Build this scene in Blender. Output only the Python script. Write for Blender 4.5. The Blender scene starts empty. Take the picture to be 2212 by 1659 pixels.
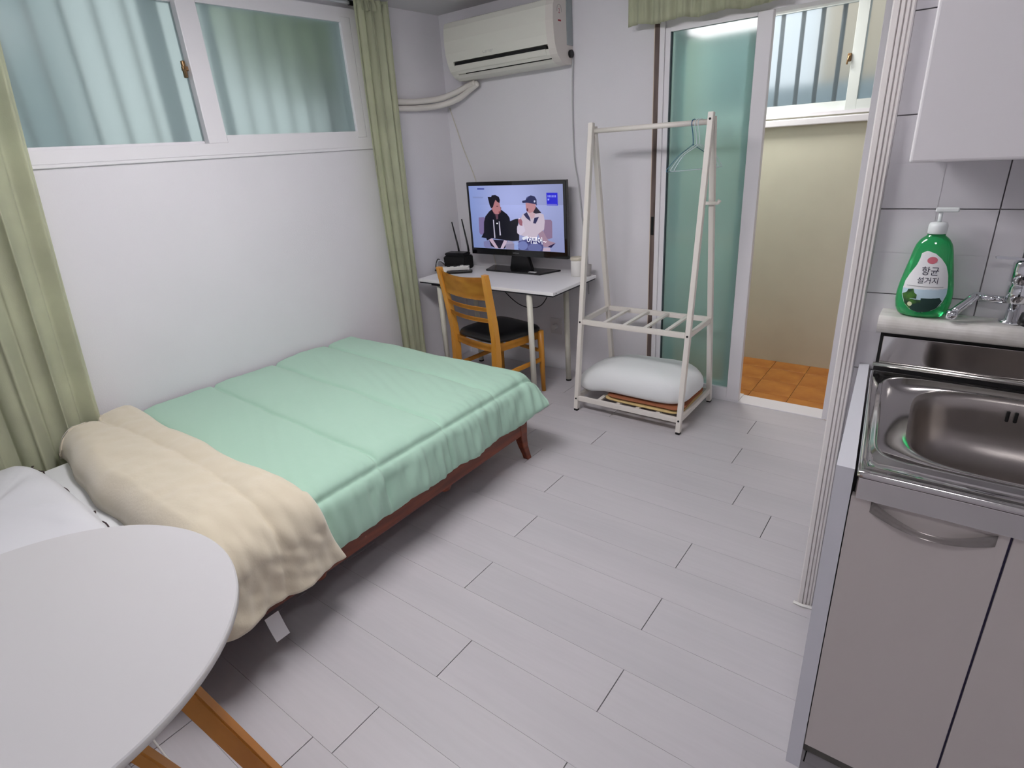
import bpy, bmesh, math, random
import numpy as np
from mathutils import Vector, Matrix, noise

random.seed(7)
PI = math.pi
scene = bpy.context.scene
C = scene.collection

# ------------------------------------------------------------------ camera
YAW, PIT, ROL, FPX = 0.6687, 0.3927, 0.0722, 1238.8243
fwd = Vector((-math.sin(YAW)*math.cos(PIT), math.cos(YAW)*math.cos(PIT), -math.sin(PIT)))
rgt = Vector((math.cos(YAW), math.sin(YAW), 0)); dwn = fwd.cross(rgt)
r2 = math.cos(ROL)*rgt + math.sin(ROL)*dwn
d2 = -math.sin(ROL)*rgt + math.cos(ROL)*dwn
cam_data = bpy.data.cameras.new('camera'); cam = bpy.data.objects.new('camera', cam_data); C.objects.link(cam)
M = Matrix((r2, -d2, -fwd)).transposed().to_4x4(); M.translation = Vector((3.1361, -3.2241, 1.5866))
cam.matrix_world = M
cam_data.sensor_width = 36.0; cam_data.lens = FPX/2212*36.0; cam_data.clip_start = 0.02
scene.camera = cam

# ------------------------------------------------------------------ world + exposure
w = bpy.data.worlds.new('world'); scene.world = w; w.use_nodes = True
nt = w.node_tree; nt.nodes.clear()
wo = nt.nodes.new('ShaderNodeOutputWorld'); wb = nt.nodes.new('ShaderNodeBackground')
sky = nt.nodes.new('ShaderNodeTexSky'); sky.sky_type = 'HOSEK_WILKIE'; sky.turbidity = 6.0; sky.ground_albedo = .4
sky.sun_direction = (0.3, -0.2, 0.9)
mixw = nt.nodes.new('ShaderNodeMix'); mixw.data_type = 'RGBA'; mixw.inputs[0].default_value = 0.88
mixw.inputs[7].default_value = (0.93, 0.97, 1.0, 1)
nt.links.new(sky.outputs[0], mixw.inputs[6]); nt.links.new(mixw.outputs[2], wb.inputs[0])
wb.inputs[1].default_value = 1.15
nt.links.new(wb.outputs[0], wo.inputs[0])
vs = scene.view_settings
vs.view_transform = 'Standard'; vs.look = 'None'; vs.gamma = 1.0; vs.exposure = 0.0; vs.use_curve_mapping = False
scene.cycles.use_denoising = True
scene.cycles.max_bounces = 10; scene.cycles.diffuse_bounces = 5; scene.cycles.transmission_bounces = 8
scene.cycles.caustics_refractive = True; scene.cycles.sample_clamp_indirect = 6.0
LAMP_STRENGTH = 26.5
UTILITY_FILL_WATTS = 18.0
ENTRY_FILL_STRENGTH = 27.0

# ------------------------------------------------------------------ materials
def lin(c):
    return tuple(((v/255)/12.92 if v/255 <= .04045 else ((v/255+.055)/1.055)**2.4) for v in c)

def mat(name, rgb, rough=.5, metal=0., var=0., vscale=8., bump=0., bscale=60., stretch=(1, 1, 1), rgb2=None,
        emit=None, estr=0., trans=0., ior=1.45, coat=0., coatr=.05, spec=.5, sheen=0., detail=3., ramp=(.35, .65), bdist=.002):
    m = bpy.data.materials.new(name); m.use_nodes = True
    t = m.node_tree; b = t.nodes['Principled BSDF']
    col = lin(rgb)
    b.inputs['Base Color'].default_value = (*col, 1); b.inputs['Roughness'].default_value = rough
    b.inputs['Metallic'].default_value = metal; b.inputs['IOR'].default_value = ior
    b.inputs['Specular IOR Level'].default_value = spec
    if trans: b.inputs['Transmission Weight'].default_value = trans
    if coat: b.inputs['Coat Weight'].default_value = coat; b.inputs['Coat Roughness'].default_value = coatr
    if sheen: b.inputs['Sheen Weight'].default_value = sheen; b.inputs['Sheen Roughness'].default_value = .6
    if emit is not None:
        b.inputs['Emission Color'].default_value = (*lin(emit), 1); b.inputs['Emission Strength'].default_value = estr
    tc = t.nodes.new('ShaderNodeTexCoord'); mp = t.nodes.new('ShaderNodeMapping')
    mp.inputs['Scale'].default_value = stretch; t.links.new(tc.outputs['Object'], mp.inputs['Vector'])
    if var or rgb2:
        n = t.nodes.new('ShaderNodeTexNoise'); n.inputs['Scale'].default_value = vscale; n.inputs['Detail'].default_value = detail
        t.links.new(mp.outputs[0], n.inputs['Vector'])
        cr = t.nodes.new('ShaderNodeValToRGB'); cr.color_ramp.elements[0].position = ramp[0]; cr.color_ramp.elements[1].position = ramp[1]
        c2 = lin(rgb2) if rgb2 else tuple(v*(1-var) for v in col)
        cr.color_ramp.elements[0].color = (*c2, 1); cr.color_ramp.elements[1].color = (*col, 1)
        t.links.new(n.outputs['Fac'], cr.inputs[0]); t.links.new(cr.outputs[0], b.inputs['Base Color'])
    if bump:
        n2 = t.nodes.new('ShaderNodeTexNoise'); n2.inputs['Scale'].default_value = bscale; n2.inputs['Detail'].default_value = 4
        t.links.new(mp.outputs[0], n2.inputs['Vector'])
        bp = t.nodes.new('ShaderNodeBump'); bp.inputs['Strength'].default_value = bump; bp.inputs['Distance'].default_value = bdist
        t.links.new(n2.outputs['Fac'], bp.inputs['Height']); t.links.new(bp.outputs[0], b.inputs['Normal'])
    return m

def wood(name, a, b_, scale=3., stretch=(1, 12, 12), rough=.35):
    return mat(name, a, rough, var=.3, rgb2=b_, vscale=scale, stretch=stretch, detail=6, bump=.15, bscale=30, bdist=.001)

MT = dict(
    wall=mat('white_wallpaper', (221, 219, 224), .8, bump=.35, bscale=160, bdist=.002, var=.03, vscale=2),
    ceil=mat('ceiling_paper', (205, 203, 206), .9),
    plank=None,
    groove=mat('floor_joint_dark', (58, 56, 56), .9),
    frame=mat('white_window_plastic', (226, 224, 228), .35, bump=.03),
    frame_out=mat('outer_sash_plastic', (235, 238, 242), .9, trans=.7),
    curtain=mat('sage_curtain_cloth', (218, 221, 194), .85, var=.10, vscale=6, bump=.25, bscale=260, sheen=.2),
    alu=mat('aluminium_rod', (205, 210, 214), .3, metal=.9),
    brass=mat('aged_brass', (140, 112, 80), .4, metal=.8),
    dark=mat('black_plastic', (14, 14, 16), .35),
    blackmatte=mat('black_matte', (10, 10, 11), .7),
    tvbody=mat('glossy_black_bezel', (10, 9, 14), .15, coat=.6),
    white=mat('white_plastic', (225, 224, 220), .35),
    acw=mat('air_conditioner_plastic', (218, 217, 208), .4),
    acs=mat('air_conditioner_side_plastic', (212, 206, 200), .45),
    pipe=mat('pipe_wrap_tape', (220, 216, 210), .6, bump=.3, bscale=60),
    deskw=mat('white_laminate', (240, 239, 241), .3, bump=.02),
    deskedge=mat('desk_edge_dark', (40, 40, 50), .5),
    legw=mat('cream_painted_steel', (215, 213, 200), .35),
    chair=wood('honey_wood', (214, 152, 62), (184, 120, 40), 4, (1, 1, .25)),
    chairpanel=mat('honey_plywood', (212, 156, 62), .35, rgb2=(176, 116, 36), vscale=5, stretch=(1, 1, 2.5), detail=2),
    vinyl=mat('black_vinyl', (17, 17, 19), .35, bump=.2, bscale=120),
    rack=mat('white_painted_wood', (224, 219, 212), .4, bump=.05, bscale=30),
    wirew=mat('white_coated_wire', (205, 220, 225), .3),
    wireb=mat('blue_coated_wire', (30, 90, 130), .3),
    cotton=mat('white_cotton', (228, 231, 232), .85, bump=.3, bscale=25, bdist=.004),
    sheet=mat('white_bed_sheet', (224, 226, 228), .85, bump=.1, bscale=200),
    pillow=mat('pillow_cover', (214, 215, 219), .85, bump=.3, bscale=9, bdist=.01),
    piping=mat('dark_pillow_piping', (60, 45, 48), .7),
    brownmat=mat('brown_mat_fabric', (150, 92, 62), .85, bump=.3, bscale=200),
    tanmat=mat('tan_mat_fabric', (205, 180, 125), .85, bump=.3, bscale=120),
    cherry=wood('cherry_wood', (122, 58, 34), (88, 38, 22), 4, (8, 1, 8), .3),
    green=mat('mint_cotton_duvet', (163, 198, 178), .75, bump=.25, bscale=35, bdist=.004, sheen=.15, stretch=(1, .45, 1)),
    cream=mat('cream_fleece', (208, 198, 175), .95, bump=.3, bscale=90, bdist=.003, sheen=.4),
    tag=mat('care_label', (235, 234, 236), .7),
    table=mat('white_table_top', (197, 196, 198), .35, bump=.02),
    tedge=mat('table_edge_band', (205, 203, 200), .4),
    tleg=wood('beech_leg', (198, 138, 66), (160, 98, 36), 5, (1, 1, .3)),
    trim=mat('white_corner_moulding', (224, 220, 218), .4, bump=.05),
    trimg=mat('moulding_groove', (170, 158, 158), .5),
    grout=mat('kitchen_grout', (160, 158, 162), .9),
    tile=mat('pale_wall_tile', (214, 212, 217), .22, var=.04, vscale=5, coat=.2),
    tileb=mat('terracotta_floor_tile', (196, 132, 62), .4, rgb2=(170, 104, 44), vscale=6),
    groutb=mat('bath_grout', (196, 160, 110), .9),
    bathwall=mat('bathroom_beige_wall', (206, 204, 186), .8, var=.06, vscale=3, bump=.3, bscale=40),
    steel=mat('brushed_steel', (190, 187, 184), .22, metal=1., bump=.06, bscale=300),
    steelp=mat('polished_steel', (205, 203, 202), .10, metal=1., bump=.02, bscale=8, bdist=.004),
    steeld=mat('sink_bowl_steel', (176, 170, 166), .30, metal=1., bump=.1, bscale=500),
    chrome=mat('chrome', (225, 228, 232), .06, metal=1.),
    ledge=mat('white_marbled_ledge', (228, 226, 222), .25, rgb2=(205, 202, 196), vscale=18),
    cab=mat('warm_grey_cabinet_laminate', (196, 189, 186), .35),
    cabside=mat('pale_cabinet_side', (212, 213, 220), .4),
    cabup=mat('upper_cabinet_white', (232, 230, 233), .4),
    cabgap=mat('cabinet_gap_dark', (40, 34, 62), .7),
    handle=mat('clear_handle', (176, 170, 168), .15, metal=.25),
    soap=mat('green_soap', (52, 200, 118), .08, trans=.6, ior=1.4, coat=.5),
    capw=mat('white_pump_plastic', (232, 238, 238), .35),
    label=mat('label_white', (235, 236, 238), .5),
    ink=mat('label_ink', (18, 16, 50), .6),
    pink=mat('label_logo_pink', (205, 110, 125), .6),
    meadow=mat('label_meadow_green', (70, 120, 45), .6, rgb2=(30, 60, 40), vscale=60),
    forest=mat('label_forest_dark', (28, 58, 52), .6),
    skyp=mat('label_pale_blue', (190, 215, 228), .6),
    pale=mat('label_pale_yellow', (226, 232, 190), .6),
    red=mat('label_red', (150, 20, 40), .6),
    greymark=mat('grey_print', (150, 150, 150), .6),
    foliage=mat('foliage_green', (206, 214, 170), .9, rgb2=(140, 162, 118), vscale=4),
    outwall=mat('outside_wall', (190, 200, 205), .9),
    iron=mat('iron_bars', (70, 80, 85), .6),
    brown=mat('brown_wood_strip', (120, 104, 100), .6, rgb2=(70, 56, 50), vscale=14, stretch=(1, 1, .15)),
    strip_tan=mat('tan_strip_edge', (214, 196, 178), .6),
    rubber=mat('black_rubber_foot', (20, 20, 20), .8),
    lampw=mat('lamp_housing', (235, 235, 235), .5),
    entry_fill=mat('entry_fill_emitter', (255, 255, 255), .5, emit=(255, 251, 253), estr=ENTRY_FILL_STRENGTH),
    lamp=mat('lamp_diffuser', (255, 255, 255), .5, emit=(255, 251, 253), estr=LAMP_STRENGTH),
)

def plank_mat():
    m = mat('grey_laminate_plank', (198, 194, 198), .42, rgb2=(190, 187, 191), vscale=2.2, stretch=(.35, 3.2, 1), detail=5, ramp=(.3, .7))
    t = m.node_tree; b = t.nodes['Principled BSDF']
    oi = t.nodes.new('ShaderNodeObjectInfo'); mp = [n for n in t.nodes if n.type == 'MAPPING'][0]
    sc_ = t.nodes.new('ShaderNodeMath'); sc_.operation = 'MULTIPLY'; sc_.inputs[1].default_value = 40
    t.links.new(oi.outputs['Random'], sc_.inputs[0]); t.links.new(sc_.outputs[0], mp.inputs['Location'])
    # fine grain
    n = t.nodes.new('ShaderNodeTexNoise'); n.inputs['Scale'].default_value = 9; n.inputs['Detail'].default_value = 8
    mp2 = t.nodes.new('ShaderNodeMapping'); mp2.inputs['Scale'].default_value = (.6, 9, 1)
    tc = [q for q in t.nodes if q.type == 'TEX_COORD'][0]
    t.links.new(tc.outputs['Object'], mp2.inputs[0]); t.links.new(sc_.outputs[0], mp2.inputs['Location']); t.links.new(mp2.outputs[0], n.inputs[0])
    mx = t.nodes.new('ShaderNodeMix'); mx.data_type = 'RGBA'; mx.blend_type = 'MULTIPLY'; mx.inputs[0].default_value = .10
    cr = [q for q in t.nodes if q.type == 'VALTORGB'][0]
    t.links.new(cr.outputs[0], mx.inputs[6]); t.links.new(n.outputs['Fac'], mx.inputs[7]); t.links.new(mx.outputs[2], b.inputs['Base Color'])
    bp = t.nodes.new('ShaderNodeBump'); bp.inputs['Strength'].default_value = .12; bp.inputs['Distance'].default_value = .001
    t.links.new(n.outputs['Fac'], bp.inputs['Height']); t.links.new(bp.outputs[0], b.inputs['Normal'])
    return m
MT['plank'] = plank_mat()

def frosted(name, rgb, rough, coatr, coat=.8, tr=1.):
    m = mat(name, rgb, rough, trans=tr, ior=1.12, coat=coat, coatr=coatr, spec=.5)
    return m
MT['glass_win'] = frosted('frosted_teal_glass', (200, 214, 212), .62, .25, .2, .85)
MT['glass_door'] = frosted('frosted_green_door_glass', (172, 206, 200), .6, .07, 1., .6)
MT['glass_bath'] = frosted('frosted_pale_glass', (228, 238, 243), .42, .3, .1, .95)

# ------------------------------------------------------------------ mesh helpers
def obj(name, bm, m, parent=None, smooth=False, loc=None):
    me = bpy.data.meshes.new(name)
    bmesh.ops.recalc_face_normals(bm, faces=bm.faces[:])
    bm.to_mesh(me); bm.free()
    for mm in (m if isinstance(m, (list, tuple)) else [m]): me.materials.append(mm)
    if smooth:
        for p in me.polygons: p.use_smooth = True
    o = bpy.data.objects.new(name, me); C.objects.link(o)
    if loc: o.location = loc
    if parent: o.parent = parent
    return o

def tag(o, label, cat, group=None):
    o['label'] = label; o['category'] = cat
    if group: o['group'] = group
    return o

def thing(name, label, cat, loc=(0, 0, 0), rz=0, group=None):
    o = bpy.data.objects.new(name, None); C.objects.link(o); o.location = loc; o.rotation_euler = (0, 0, rz)
    o.empty_display_size = .05
    return tag(o, label, cat, group)

def struct(name, bm, m, parent=None, label=None, smooth=False):
    o = obj(name, bm, m, parent, smooth)
    if parent is None:
        o['kind'] = 'structure'
    if label: o['label'] = label
    return o

def box(bm, lo, hi, bev=0., seg=2, mi=0):
    lo = Vector(lo); hi = Vector(hi); c = (lo+hi)/2; s = hi-lo
    r = bmesh.ops.create_cube(bm, size=1., matrix=Matrix.Translation(c) @ Matrix.Diagonal((*s, 1)))
    vs_ = r['verts']
    fs = set(f for v in vs_ for f in v.link_faces)
    for f in fs: f.material_index = mi
    if bev:
        es = list(set(e for v in vs_ for e in v.link_edges))
        bmesh.ops.bevel(bm, geom=es, offset=bev, segments=seg, profile=.5, affect='EDGES')
    return bm

def B(lo, hi, bev=0., seg=2):
    return box(bmesh.new(), lo, hi, bev, seg)

def beam(bm, a, b, w, h, up=(0, 0, 1), bev=0., w2=None, h2=None):
    a = Vector(a); b = Vector(b); d = (b-a).normalized(); u = Vector(up)
    s = d.cross(u).normalized(); u = s.cross(d).normalized()
    w2 = w if w2 is None else w2; h2 = h if h2 is None else h2
    vv = []
    for p, ww, hh in ((a, w, h), (b, w2, h2)):
        for i, j in ((-1, -1), (1, -1), (1, 1), (-1, 1)):
            vv.append(bm.verts.new(p + s*ww/2*i + u*hh/2*j))
    fs = [(0, 1, 2, 3), (7, 6, 5, 4), (0, 4, 5, 1), (1, 5, 6, 2), (2, 6, 7, 3), (3, 7, 4, 0)]
    for f in fs: bm.faces.new([vv[i] for i in f])
    if bev:
        es = list(set(e for v in vv for e in v.link_edges))
        bmesh.ops.bevel(bm, geom=es, offset=bev, segments=2, affect='EDGES')
    return bm

def tube(bm, pts, rad, n=10, closed=False):
    P = [Vector(p) for p in pts]; rings = []
    L_ = len(P); prev = None
    for i, p in enumerate(P):
        if closed: d = (P[(i+1) % L_]-P[i-1]).normalized()
        else: d = (P[min(i+1, L_-1)]-P[max(i-1, 0)]).normalized()
        if prev is None:
            a = d.orthogonal().normalized()
        else:
            a = (prev - d*prev.dot(d)).normalized()
        prev = a; b = d.cross(a)
        rr = rad[i] if isinstance(rad, (list, tuple)) else rad
        rings.append([bm.verts.new(p + (a*math.cos(t)+b*math.sin(t))*rr) for t in [2*PI*k/n for k in range(n)]])
    for i in range(L_-1 + (1 if closed else 0)):
        A = rings[i]; Bq = rings[(i+1) % L_]
        for k in range(n): bm.faces.new((A[k], A[(k+1) % n], Bq[(k+1) % n], Bq[k]))
    if not closed:
        bm.faces.new(rings[0][::-1]); bm.faces.new(rings[-1])
    return bm

def spline(pts, n=8):
    P = [Vector(p) for p in pts]; out = []
    Q = [P[0]*2-P[1]] + P + [P[-1]*2-P[-2]]
    for i in range(1, len(Q)-2):
        for k in range(n):
            t = k/n; a, b, c, d = Q[i-1], Q[i], Q[i+1], Q[i+2]
            out.append(.5*((2*b)+(c-a)*t+(2*a-5*b+4*c-d)*t*t+(-a+3*b-3*c+d)*t**3))
    out.append(P[-1]); return out

def lathe(bm, prof, n=32, sx=1., sy=1., center=(0, 0, 0)):
    cx, cy, cz = center; rings = []
    for r, z in prof:
        rings.append([bm.verts.new((cx+r*sx*math.cos(2*PI*k/n), cy+r*sy*math.sin(2*PI*k/n), cz+z)) for k in range(n)])
    for A, Bq in zip(rings, rings[1:]):
        for k in range(n): bm.faces.new((A[k], A[(k+1) % n], Bq[(k+1) % n], Bq[k]))
    bm.faces.new(rings[0][::-1]); bm.faces.new(rings[-1])
    return bm

def grid(fn, nu, nv):
    bm = bmesh.new(); V = [[bm.verts.new(fn(i/nu, j/nv)) for j in range(nv+1)] for i in range(nu+1)]
    for i in range(nu):
        for j in range(nv): bm.faces.new((V[i][j], V[i+1][j], V[i+1][j+1], V[i][j+1]))
    return bm

def prism(bm, poly, z0, z1, axis='z'):
    def v(p, z): return {'z': (p[0], p[1], z), 'y': (p[0], z, p[1]), 'x': (z, p[0], p[1])}[axis]
    a = [bm.verts.new(v(p, z0)) for p in poly]; b = [bm.verts.new(v(p, z1)) for p in poly]
    bm.faces.new(a); bm.faces.new(b[::-1]); n = len(poly)
    for i in range(n): bm.faces.new((a[i], b[i], b[(i+1) % n], a[(i+1) % n]))
    return bm

def text(name, body, size, m, parent, place, ext=.0004):
    """flat lettering turned to mesh; place(x,y) -> world/local point of the print"""
    cu = bpy.data.curves.new(name, 'FONT'); cu.body = body; cu.size = size; cu.extrude = 0; cu.align_x = 'CENTER'; cu.align_y = 'CENTER'
    cu.resolution_u = 3
    to = bpy.data.objects.new(name+'_src', cu); C.objects.link(to)
    dg = bpy.context.evaluated_depsgraph_get(); me = bpy.data.meshes.new_from_object(to.evaluated_get(dg))
    bpy.data.objects.remove(to); bpy.data.curves.remove(cu)
    for v in me.vertices: v.co = Vector(place(v.co.x, v.co.y))
    me.materials.clear(); me.materials.append(m); me.name = name
    o = bpy.data.objects.new(name, me); C.objects.link(o); o.parent = parent
    return o

# ================================================================== SETTING
# ---- floor
floor = struct('floor', B((0, -4.6, -.06), (4.4, .205, -.012)), MT['groove'])
WP = .18; PLEN = 1.22
joint = {0: 2.394, 2: 2.42, 3: 1.695, 4: 2.536, 5: 2.705, 6: 1.737, 7: 2.483, 8: 1.82, 9: 2.505, 10: 1.842, 11: 2.529, 12: 2.035,
         13: 2.536, 14: 1.96, 1: 1.62, -1: 1.9}
plank_cache = {}
for i in range(-1, 26):
    jx = joint.get(i, 1.5 + .37*((i*7) % 4))
    y1 = -i*WP; y0 = y1-WP
    if i == -1: y1 = .2
    while jx > 0: jx -= PLEN
    x = jx
    while x < 4.4:
        a = max(x, 0.); b = min(x+PLEN, 4.4); x += PLEN
        if b-a < .02: continue
        key = (round(b-a, 4), round(y1-y0, 4))
        if key not in plank_cache:
            L_, W_ = key
            bm = bmesh.new(); box(bm, (.0016, .0004, -.010), (L_-.0016, W_-.0004, 0))
            o = obj('plank', bm, MT['plank'], floor); plank_cache[key] = o.data
        else:
            o = bpy.data.objects.new('plank', plank_cache[key]); C.objects.link(o); o.parent = floor
        o.location = (a, y0, 0)

# ---- walls
def wall_with_hole_x(name, x0, x1, y0, y1, z0, z1, hy0, hy1, hz0, hz1, m):
    bm = bmesh.new()
    box(bm, (x0, y0, z0), (x1, hy0, z1)); box(bm, (x0, hy1, z0), (x1, y1, z1))
    box(bm, (x0, hy0, z0), (x1, hy1, hz0)); box(bm, (x0, hy0, hz1), (x1, hy1, z1))
    return struct(name, bm, m)
wall_with_hole_x('wall_left', -.2, 0, -4.7, .42, -.06, 2.4495, -2.86, -.53, 1.64, 2.4, MT['wall'])
bm = bmesh.new()
box(bm, (0, .22, -.06), (1.613, .42, 2.4495)); box(bm, (1.613, .22, 2.22), (2.94, .42, 2.4495)); box(bm, (2.93, .22, -.06), (4.4, .42, 2.4495))
struct('wall_back', bm, MT['wall'])
wk = struct('wall_kitchen', B((2.950, -1.345, -.012), (4.4, .2, 2.4495)), MT['grout'])
struct('wall_right', B((4.4, -4.7, -.06), (4.6, .42, 2.4495)), MT['wall'])
struct('wall_front', B((0, -4.8, -.06), (4.4, -4.6, 2.4495)), MT['wall'])
struct('ceiling', B((-.2, -4.8, 2.45), (4.6, 1.4, 2.6)), MT['ceil'])
# ---- kitchen tiles
TW = .2274; TX = .25
def tile_mesh(wd):
    bm = bmesh.new(); box(bm, (.0012, .0008, .0012), (wd-.0012, .010, TW-.0012), .0006, 1)
    q = [(.0022, wd/2-.0008), (wd/2+.0008, wd-.0022)] if wd > .1 else [(.002, wd-.002)]
    for a, b in q:   # four slightly raised quarters: the moulded cross on the face
        for c, d in ((.0022, TW/2-.0008), (TW/2+.0008, TW-.0022)): box(bm, (a, 0, c), (b, .001, d))
    return bm
t0 = obj('tile', tile_mesh(TX), MT['tile'], wk); t0.location = (2.9605, -1.355, 0); firstt = True
for r in range(10):
    for c in range(4):
        if firstt: firstt = False; continue
        o = t0.copy(); C.objects.link(o); o.location = (2.9605+c*TX, -1.355, r*TW)
# ---- corner moulding (trim_1)
bm = bmesh.new()
prof = [(2.915, -1.30), (2.915, -1.372), (2.919, -1.380), (2.930, -1.380), (2.932, -1.374), (2.934, -1.379), (2.941, -1.379), (2.943, -1.373),
        (2.945, -1.377), (2.951, -1.377), (2.953, -1.372), (2.955, -1.375), (2.960, -1.375), (2.962, -1.3555), (2.950, -1.3555), (2.950, -1.30)]
prism(bm, prof, 0.0, 2.4495)
struct('trim_1', bm, MT['trim'])
struct('wall_kitchen_end', B((2.93, -1.30, 0), (2.9495, .2, 2.4495)), MT['wall'])
# white caulk at the foot of the moulding
tag(obj('caulk_bead', tube(bmesh.new(), spline([(2.905, -1.39, .004), (2.93, -1.395, .006), (2.945, -1.392, .005), (2.965, -1.388, .004)]), .006, 6), MT['white']),
    'ragged white caulk bead around the foot of the corner moulding', 'caulk')

# ---- window 1 (left wall): outer frame, two sashes, frosted panes, latch
bm = bmesh.new()
box(bm, (-.12, -2.86, 1.645), (.012, -.53, 1.70)); box(bm, (-.12, -2.86, 2.355), (.012, -.53, 2.40))
box(bm, (-.12, -.575, 1.70), (.012, -.53, 2.355)); box(bm, (-.12, -2.86, 1.70), (.012, -2.81, 2.355))
box(bm, (0.0, -2.88, 1.628), (.010, -.51, 1.648), .004)
win = struct('window_1', bm, MT['frame'])
def sash(parent, x0, x1, y0, y1, z0, z1, st, bot, top, glass):
    bm = bmesh.new()
    box(bm, (x0, y0, z0), (x1, y0+st, z1), .003); box(bm, (x0, y1-st*.7, z0), (x1, y1, z1), .003)
    box(bm, (x0, y0+st, z0), (x1, y1-st*.7, z0+bot)); box(bm, (x0, y0+st, z1-top), (x1, y1-st*.7, z1))
    s = obj('sash', bm, MT['frame'], parent)
    xm = (x0+x1)/2
    obj('pane', B((xm-.003, y0+st-.003, z0+bot-.003), (xm+.003, y1-st*.7+.003, z1-top+.003)), glass, s)
    return s
s1 = sash(win, -.03, .012, -1.605, -.577, 1.70, 2.355, .100, .036, .030, MT['glass_win'])
s2 = sash(win, -.075, -.036, -2.81, -1.525, 1.702, 2.353, .10, .012, .03, MT['glass_win'])
bm = bmesh.new(); box(bm, (-.030, -1.632, 2.03), (-.012, -1.604, 2.05), .003); box(bm, (-.034, -1.628, 2.0), (-.014, -1.612, 2.075), .004)
tube(bm, [(-.02, -1.62, 2.045), (-.004, -1.63, 2.03), (.002, -1.632, 2.005)], .005, 8)
obj('latch', bm, MT['brass'], win)
# outer sash seen through the glass
bm = bmesh.new()
for (a, b) in ((-1.70, -1.62), (-2.86, -2.80), (-1.40, -1.36), (-.60, -.53)): box(bm, (-.17, a, 1.66), (-.135, b, 2.38))
box(bm, (-.17, -2.86, 1.64), (-.135, -.53, 1.68)); box(bm, (-.17, -2.86, 2.36), (-.135, -.53, 2.4))
obj('outer_sash', bm, MT['frame_out'], win)
# security bars outside window 1
gr = thing('window_grille', 'blurred dark security bars behind the frosted window above the bed', 'window bars', (-.26, -1.7, 1.6))
for k in range(17):
    y = -2.8+k*.135
    o = obj('bar', tube(bmesh.new(), [(0, y+1.7, -.1), (0, y+1.7, .95)], .009, 8), MT['iron'], gr)
for z in (-.08, .9): obj('rail', tube(bmesh.new(), [(0, -1.3, z), (0, 1.4, z)], .009, 8), MT['iron'], gr)
# neighbour wall and shrub outside
bm = bmesh.new()
box(bm, (-1.7, -6, -.5), (-1.6, -1.55, 3.3)); 
tag(obj('garden_wall', bm, mat('outside_blue_wall', (200, 214, 218), .9)), 'pale blue neighbouring wall blurred behind the left frosted pane', 'wall')
def leafball(name, c, r, n, m, label, seed):
    random.seed(seed); root = thing(name, label, 'shrub', c)
    bm = bmesh.new()
    for k in range(n):
        d = Vector((random.gauss(0, 1), random.gauss(0, 1), random.gauss(0, 1))).normalized()*r*random.uniform(.4, 1)
        d.z *= 1.1
        u = Vector((random.uniform(-1, 1), random.uniform(-1, 1), random.uniform(-1, 1))).normalized(); v = u.orthogonal().normalized()
        s = random.uniform(.05, .1)
        q = [d-u*s, d+v*s*.5, d+u*s, d-v*s*.5]
        bm.faces.new([bm.verts.new(p) for p in q])
    f = obj('foliage', bm, m, root); f['kind'] = 'stuff'
    obj('stem', tube(bmesh.new(), [(0, 0, -r), (.02, .03, -.2), (0, 0, .2)], [.03, .025, .01], 8), MT['brown'], root)
    return root
leafball('garden_shrub', (-1.15, -.15, 2.85), .75, 900, MT['foliage'], 'green shrub blurred high behind the right frosted pane', 3)
tag(obj('side_wall', B((-1.5, .25, -.5), (-.5, .35, 3.2)), mat('outside_grey_wall', (80, 90, 92), .9)), 'dark grey outside wall at the right edge of the window view', 'wall')
tag(obj('garden_bank', B((-3.2, -6, -.5), (-2.6, 3, 1.5)), mat('outside_teal_fence', (150, 180, 172), .9)), 'low teal fence blurred at the bottom of the frosted panes', 'fence')

# ---- door 1 (sliding door in the back wall)
bm = bmesh.new()
box(bm, (1.640, .195, 0), (1.668, .33, 2.22)); box(bm, (2.70, .200, 0), (2.93, .33, 2.22), .003)
box(bm, (1.668, .215, 2.12), (2.70, .33, 2.22)); box(bm, (1.668, .205, -.02), (2.225, .33, .012)); box(bm, (2.225, .198, -.05), (2.70, .33, .006))
door = struct('door_1', bm, MT['frame'])
bm = bmesh.new()
box(bm, (1.668, .205, .012), (1.700, .245, 2.12), .002); box(bm, (2.150, .205, .012), (2.225, .245, 2.12), .003)
box(bm, (1.700, .205, .012), (2.150, .245, .085)); box(bm, (1.700, .205, 2.10), (2.150, .245, 2.12))
dp = obj('door_panel', bm, MT['frame'], door)
obj('pane', B((1.700, .222, .083), (2.151, .228, 2.102)), MT['glass_door'], dp)
obj('gasket', B((1.6985, .2045, .085), (1.7045, .224, 2.10)), MT['iron'], dp)
bm = bmesh.new()   # second panel slid behind
box(bm, (1.70, .265, .02), (1.76, .30, 2.12)); box(bm, (2.10, .265, .02), (2.16, .30, 2.12)); box(bm, (1.76, .265, .02), (2.10, .30, .09)); box(bm, (1.76, .265, 2.06), (2.10, .30, 2.12))
dp2 = obj('door_panel', bm, MT['frame'], door)
bm = bmesh.new(); box(bm, (2.800, .186, .998), (2.828, .200, 1.022), .003); box(bm, (2.822, .180, 1.012), (2.842, .200, 1.030), .003)
obj('latch_keep', bm, mat('grey_metal_keep', (130, 128, 130), .4, metal=.5), door)
st = struct('trim_2', B((1.613, .192, .0), (1.640, .225, 2.22)), MT['brown'])
obj('edge_strip', B((1.606, .2, 0), (1.6135, .2195, 2.22)), MT['strip_tan'], st)
obj('lock_plate', B((1.620, .183, 1.02), (1.636, .193, 1.13), .003), MT['dark'], st)

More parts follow.
